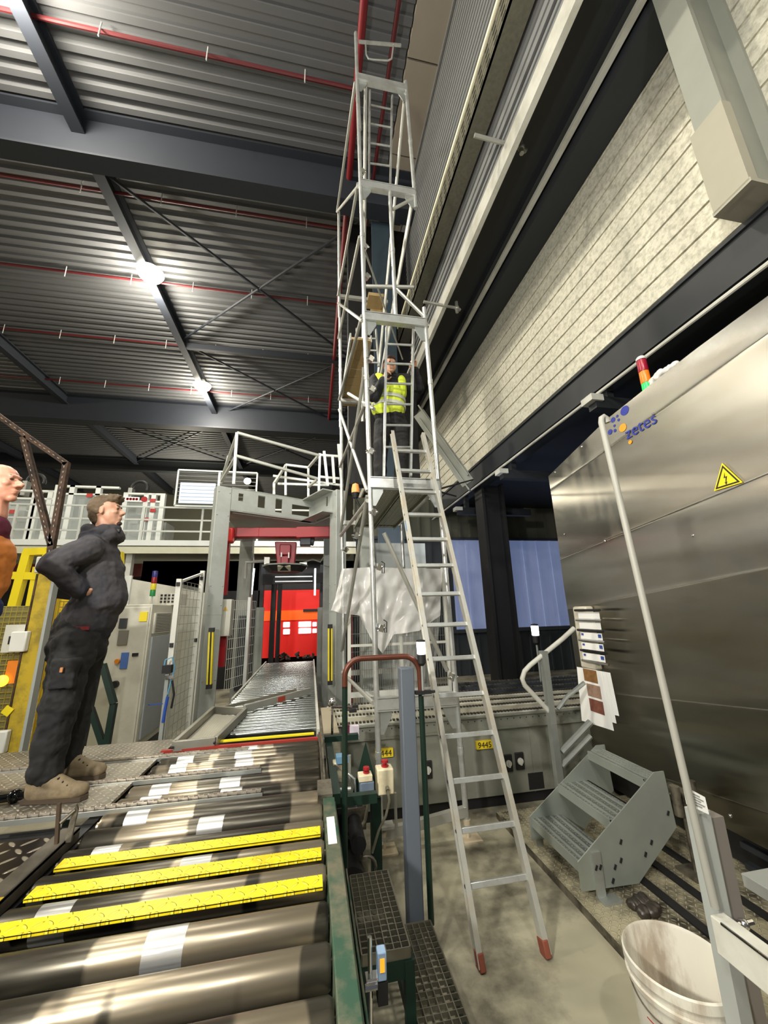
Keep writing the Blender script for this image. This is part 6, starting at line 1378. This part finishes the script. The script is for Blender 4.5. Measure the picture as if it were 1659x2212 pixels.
for h0, k0, a0 in ((hp_n, kn_n, an_n), (hp_f, kn_f, an_f)): b.cap(h0, k0, 0.128, 0.098); b.cap(k0, a0+Vector((0, 0, 0.05)), 0.095, 0.082)
b.box(M1(122, 1400, 2.86), (0.09, 0.05, 0.15)); b.box(M1(140, 1455, 2.76), (0.13, 0.05, 0.17))
tr2 = part(b, 'trousers', TRS, t); remesh(tr2, 0.008, 3, 0.042, 0.09)
b = MB(); q = M1(178, 1357, 2.83); b.box(q, (0.075, 0.01, 0.022)); part(b, 'red_tab', mat('tab_red', (120, 36, 36), 0.7), tr2, 'small red tab')
b = MB(); q = M1(133, 1447, 2.72); b.box(q, (0.014, 0.01, 0.026)); part(b, 'orange_tab', mat('tab_orange', (180, 120, 70), 0.7), tr2)
BOOT = mat('boot_leather', (134, 118, 90), 0.75, 0, 0.2, 12, bump=0.2, dirt=(74, 62, 48), dirt_amt=0.6, dscale=8)
for a0, ln in ((an_n, 1.0), (an_f, 1.0)):
    z0 = ZC; dx = Vector((0.97, -0.12, 0)).normalized(); ax = Vector((a0.x-0.0, a0.y, 0)); zz = lambda v, z: Vector((v.x, v.y, z0+z))
    b = MB(); b.cap(zz(ax-dx*0.02, 0.05), zz(ax-dx*0.015, 0.16), 0.062, 0.062, (1.0, 0.85), dx); b.cap(zz(ax-dx*0.02, 0.045), zz(ax+dx*0.19, 0.045), 0.05, 0.046, (1.0, 1.0), Z_); b.ell(zz(ax+dx*0.20, 0.045), (0.06, 0.05, 0.042)); b.cap(zz(ax+dx*0.02, 0.11), zz(ax+dx*0.15, 0.06), 0.05, 0.04)
    bt = part(b, 'boot', BOOT, t); remesh(bt, 0.006, 3)
    b = MB()
    for k in range(4): c_ = zz(ax+dx*(0.07+0.028*k), 0.135-0.018*k); b.cap(c_-Y_*0.03, c_+Y_*0.03, 0.005, 0.005, n=8)
    part(b, 'laces', INK, bt)
    b = MB(); b.prism([zz(ax+dx*x_+Vector((0, y_, 0)), 0.0) for x_, y_ in ((-0.08, -0.04), (0.1, -0.05), (0.24, -0.04), (0.265, 0.0), (0.24, 0.045), (0.1, 0.05), (-0.08, 0.04))], (0, 0, 0.022)); part(b, 'sole', mat('boot_sole', (70, 58, 44), 0.8), bt)
rebase(t)

# ---- older man at the left edge
t = thing('person', 'bald older man at the left edge in orange vest over dark red shirt', 'person')
N1 = lambda x, y, Y=2.38: P(x, y, Y=Y)
s = 0.93; hc = N1(2, 1045); fx = Vector((0.95, -0.15, 0.14)); b = MB(); w, R = head(b, hc, fx, (-0.15, 0, 1), 0.98, 1.07)
neck = N1(-18, 1115); chest = N1(-62, 1185); belly = N1(-74, 1270)
b.cap(w(-0.03, 0, -0.05), neck, 0.06, 0.065); b.cap(neck, chest, 0.06, 0.10, (1, 1.2)); b.cap(chest, belly, 0.10, 0.10, (1, 1.2))
hipc = Vector((belly.x-0.05, 2.38, 1.72))
b.cap(belly, hipc, 0.10, 0.10, (1, 1.2)); shn = N1(-75, 1170, 2.2); elb = N1(-95, 1240, 2.12); wrb = N1(-80, 1310, 2.15); b.cap(shn, elb, 0.05, 0.04); b.cap(elb, wrb, 0.038, 0.028); hand(b, wrb, (0.5, 0, -0.8), (0, 1, 0), 1, 0.4)
sh2 = N1(-55, 1170, 2.56); el2 = N1(-75, 1240, 2.62); wr2 = N1(-60, 1310, 2.6); b.cap(sh2, el2, 0.05, 0.04); b.cap(el2, wr2, 0.038, 0.028); hand(b, wr2, (0.5, 0, -0.8), (0, -1, 0), 1, 0.4, -1)
for yy in (2.28, 2.48): b.cap((hipc.x, yy, 1.68), (hipc.x, yy, 1.28), 0.08, 0.055); b.cap((hipc.x, yy, 1.28), (hipc.x-0.02, yy, 0.93), 0.05, 0.04); b.cap((hipc.x-0.02, yy, 0.92), (hipc.x+0.12, yy, 0.89), 0.035, 0.03)
bd = part(b, 'body', SKINR, t); remesh(bd, 0.0055, 2)
b = MB()
for q in (-1, 1): b.ell(w(0.085, q*0.03, 0.006), (0.008, 0.011, 0.006), R)
part(b, 'eyes', mat('eye', (60, 48, 42), 0.3), t); b = MB()
for q in (-1, 1): b.cap(w(0.090, q*0.018, 0.028), w(0.084, q*0.04, 0.030), 0.0028, 0.002, n=8)
part(b, 'eyebrows', mat('brow_grey', (150, 120, 100), 0.8), t)
b = MB()
for q in (-1, 1): b.ell(w(-0.075, q*0.045, 0.0), (0.035, 0.036, 0.06), R)
hr = part(b, 'hair', mat('hair_grey', (170, 156, 140), 0.8, 0, 0.2, 50), t)
b = MB(); b.cap(neck-Z_*0.05, chest, 0.085, 0.15, (1, 1.3)); b.cap(neck-Z_*0.02-X_*0.02, neck-Z_*0.08, 0.072, 0.085); b.cap(chest, belly, 0.15, 0.15, (1, 1.2)); b.cap(shn, sh2, 0.08, 0.08); b.cap(shn, elb, 0.075, 0.06); b.cap(elb, wrb, 0.058, 0.045); b.cap(sh2, el2, 0.075, 0.06); b.cap(el2, wr2, 0.058, 0.045)
so = part(b, 'shirt', mat('shirt_maroon', (92, 26, 48), 0.85, 0, 0.15, 8), t); remesh(so, 0.009, 3, 0.02, 0.08)
b = MB(); b.cap(chest+Vector((0.02, 0, -0.03)), belly+Vector((0.0, 0, 0)), 0.16, 0.155, (1, 1.15)); so = part(b, 'vest', mat('vest_orange', (196, 116, 44), 0.8, 0, 0.2, 8), t); remesh(so, 0.009, 3, 0.025, 0.08)
b = MB(); b.cap(belly-Z_*0.1, hipc, 0.155, 0.15, (1, 1.15))
for yy in (2.27, 2.49): b.cap((hipc.x+0.01, yy, 1.68), (hipc.x, yy, 1.28), 0.115, 0.09); b.cap((hipc.x, yy, 1.28), (hipc.x-0.02, yy, 0.95), 0.088, 0.075)
so = part(b, 'trousers', mat('trousers_blue', (30, 40, 88), 0.85, 0, 0.15, 8), t); remesh(so, 0.01, 3, 0.02, 0.08)
for yy in (2.27, 2.49):
    b = MB(); b.cap((hipc.x-0.03, yy, 0.89), (hipc.x+0.16, yy, 0.885), 0.048, 0.042); b.cap((hipc.x-0.02, yy, 0.9), (hipc.x-0.02, yy, 1.0), 0.058, 0.06); so = part(b, 'shoe', BLACK, t); remesh(so, 0.008, 2)
rebase(t)

# ---- worker on the scaffold deck
t = thing('person', 'worker in yellow high-visibility vest climbing inside the scaffold', 'person')
W = lambda x, y, Y=4.0: P(x, y, Y=Y)
hc = W(842, 791, 4.0); fx = Vector((0.12, -0.97, -0.08)); b = MB(); w, R = head(b, hc, fx, (0, 0.1, 1), 1.0)
neck = W(842, 812, 4.05); chest = W(842, 848, 4.08); belly = W(838, 885, 4.08); hip = W(845, 912, 4.1)
sl = W(812, 822, 4.08); sr = W(878, 822, 4.08); ell_ = W(808, 857, 3.92); elr = W(905, 840, 4.0); wl = W(828, 822, 3.86); wr_ = W(896, 800, 3.88)
b.cap(w(-0.02, 0, -0.06), neck, 0.05, 0.055); b.cap(neck, chest, 0.055, 0.10, (1.3, 1)); b.cap(chest, belly, 0.10, 0.10, (1.2, 1)); b.cap(belly, hip, 0.10, 0.10, (1.2, 1)); b.cap(sl, sr, 0.055, 0.055)
for s0, e0, w0 in ((sl, ell_, wl), (sr, elr, wr_)): b.cap(s0, e0, 0.05, 0.042); b.cap(e0, w0, 0.04, 0.028)
hand(b, wl, (0.3, -0.35, 0.85), (0.7, -0.7, 0), 1.0, 0.8, 1); hand(b, wr_, (-0.1, -0.45, 0.85), (-0.7, -0.7, 0), 1.0, 0.8, -1)
hl = W(828, 918, 4.1); hr_ = W(862, 918, 4.1); kl = W(822, 975, 3.98); kr = W(868, 965, 4.0); al = W(820, 1022, 4.0); ar = W(862, 1018, 4.0)
al.z = ar.z = 3.2; 
for h0, k0, a0 in ((hl, kl, al), (hr_, kr, ar)): b.cap(h0, k0, 0.08, 0.055); b.cap(k0, a0, 0.052, 0.038); b.cap(a0, a0+Vector((0, -0.1, -0.04)), 0.035, 0.03)
bd = part(b, 'body', SKIN, t); remesh(bd, 0.0065, 2)
b = MB(); b.ell(w(-0.025, 0, 0.045), (0.095, 0.084, 0.082), R); b.ell(w(0.045, 0, 0.082), (0.05, 0.06, 0.035), R); hr2 = part(b, 'hair', mat('hair_dark', (58, 46, 38), 0.85, 0, 0.3, 60), t); remesh(hr2, 0.006, 1, 0.008, 0.02)
b = MB()
for q in (-1, 1): b.ell(w(0.084, q*0.03, 0.006), (0.008, 0.011, 0.006), R)
part(b, 'eyes', mat('eye', (60, 48, 42), 0.3), t)
JK = mat('jacket_black', (20, 21, 24), 0.85, 0, 0.2, 7, bump=0.15)
b = MB(); b.cap(W(842, 828, 4.08), chest, 0.11, 0.155, (1.35, 1)); b.cap(chest, belly, 0.155, 0.16, (1.2, 1)); b.cap(belly, hip, 0.16, 0.15, (1.2, 1)); b.cap(sl, sr, 0.085, 0.085); b.cap(W(842, 812, 4.06), W(842, 830, 4.07), 0.08, 0.115)
for s0, e0, w0 in ((sl, ell_, wl), (sr, elr, wr_)): b.cap(s0, e0, 0.085, 0.07); b.cap(e0, w0, 0.068, 0.05)
jk = part(b, 'jacket', JK, t); remesh(jk, 0.009, 3, 0.025, 0.08)
VEST = mat('hi_vis_vest', (200, 216, 62), 0.7, 0, 0.08, 8, emit=(190, 220, 20), estr=0.03)
b = MB(); b.cap(W(842, 850, 4.07), W(838, 885, 4.07), 0.155, 0.175, (1.2, 1)); b.cap(W(818, 818, 4.05), W(820, 850, 4.05), 0.075, 0.10); b.cap(W(866, 822, 4.05), W(862, 850, 4.05), 0.07, 0.10)
vs2 = part(b, 'vest', VEST, t); remesh(vs2, 0.009, 3, 0.015, 0.08)
for yb0 in (868, 882):
    b = MB(); a0 = W(839, yb0, 4.07); b.lathe([(1.0, -0.02), (1.0, 0.02)], (0, 0, 0), 32); b.v = [(a0.x+v[0]*0.214, a0.y+v[1]*0.182, a0.z+v[2]) for v in b.v]; part(b, 'reflective_band', mat('reflective_grey', (186, 188, 176), 0.4, 0.1), vs2)
b = MB(); b.cap(hip+Z_*0.04, hip-Z_*0.02, 0.15, 0.15, (1.2, 1))
for h0, k0, a0 in ((hl, kl, al), (hr_, kr, ar)): b.cap(h0, k0, 0.115, 0.085); b.cap(k0, a0, 0.082, 0.07)
so = part(b, 'trousers', TRS, t); remesh(so, 0.01, 3, 0.025, 0.08)
for a0 in (al, ar):
    b = MB(); b.cap((a0.x, a0.y+0.04, 3.148), (a0.x, a0.y-0.15, 3.145), 0.046, 0.042); b.cap((a0.x, a0.y, 3.16), (a0.x, a0.y, 3.24), 0.055, 0.06); so = part(b, 'boot', BLACK, t); remesh(so, 0.008, 2)
rebase(t)
bpy.context.view_layer.update()
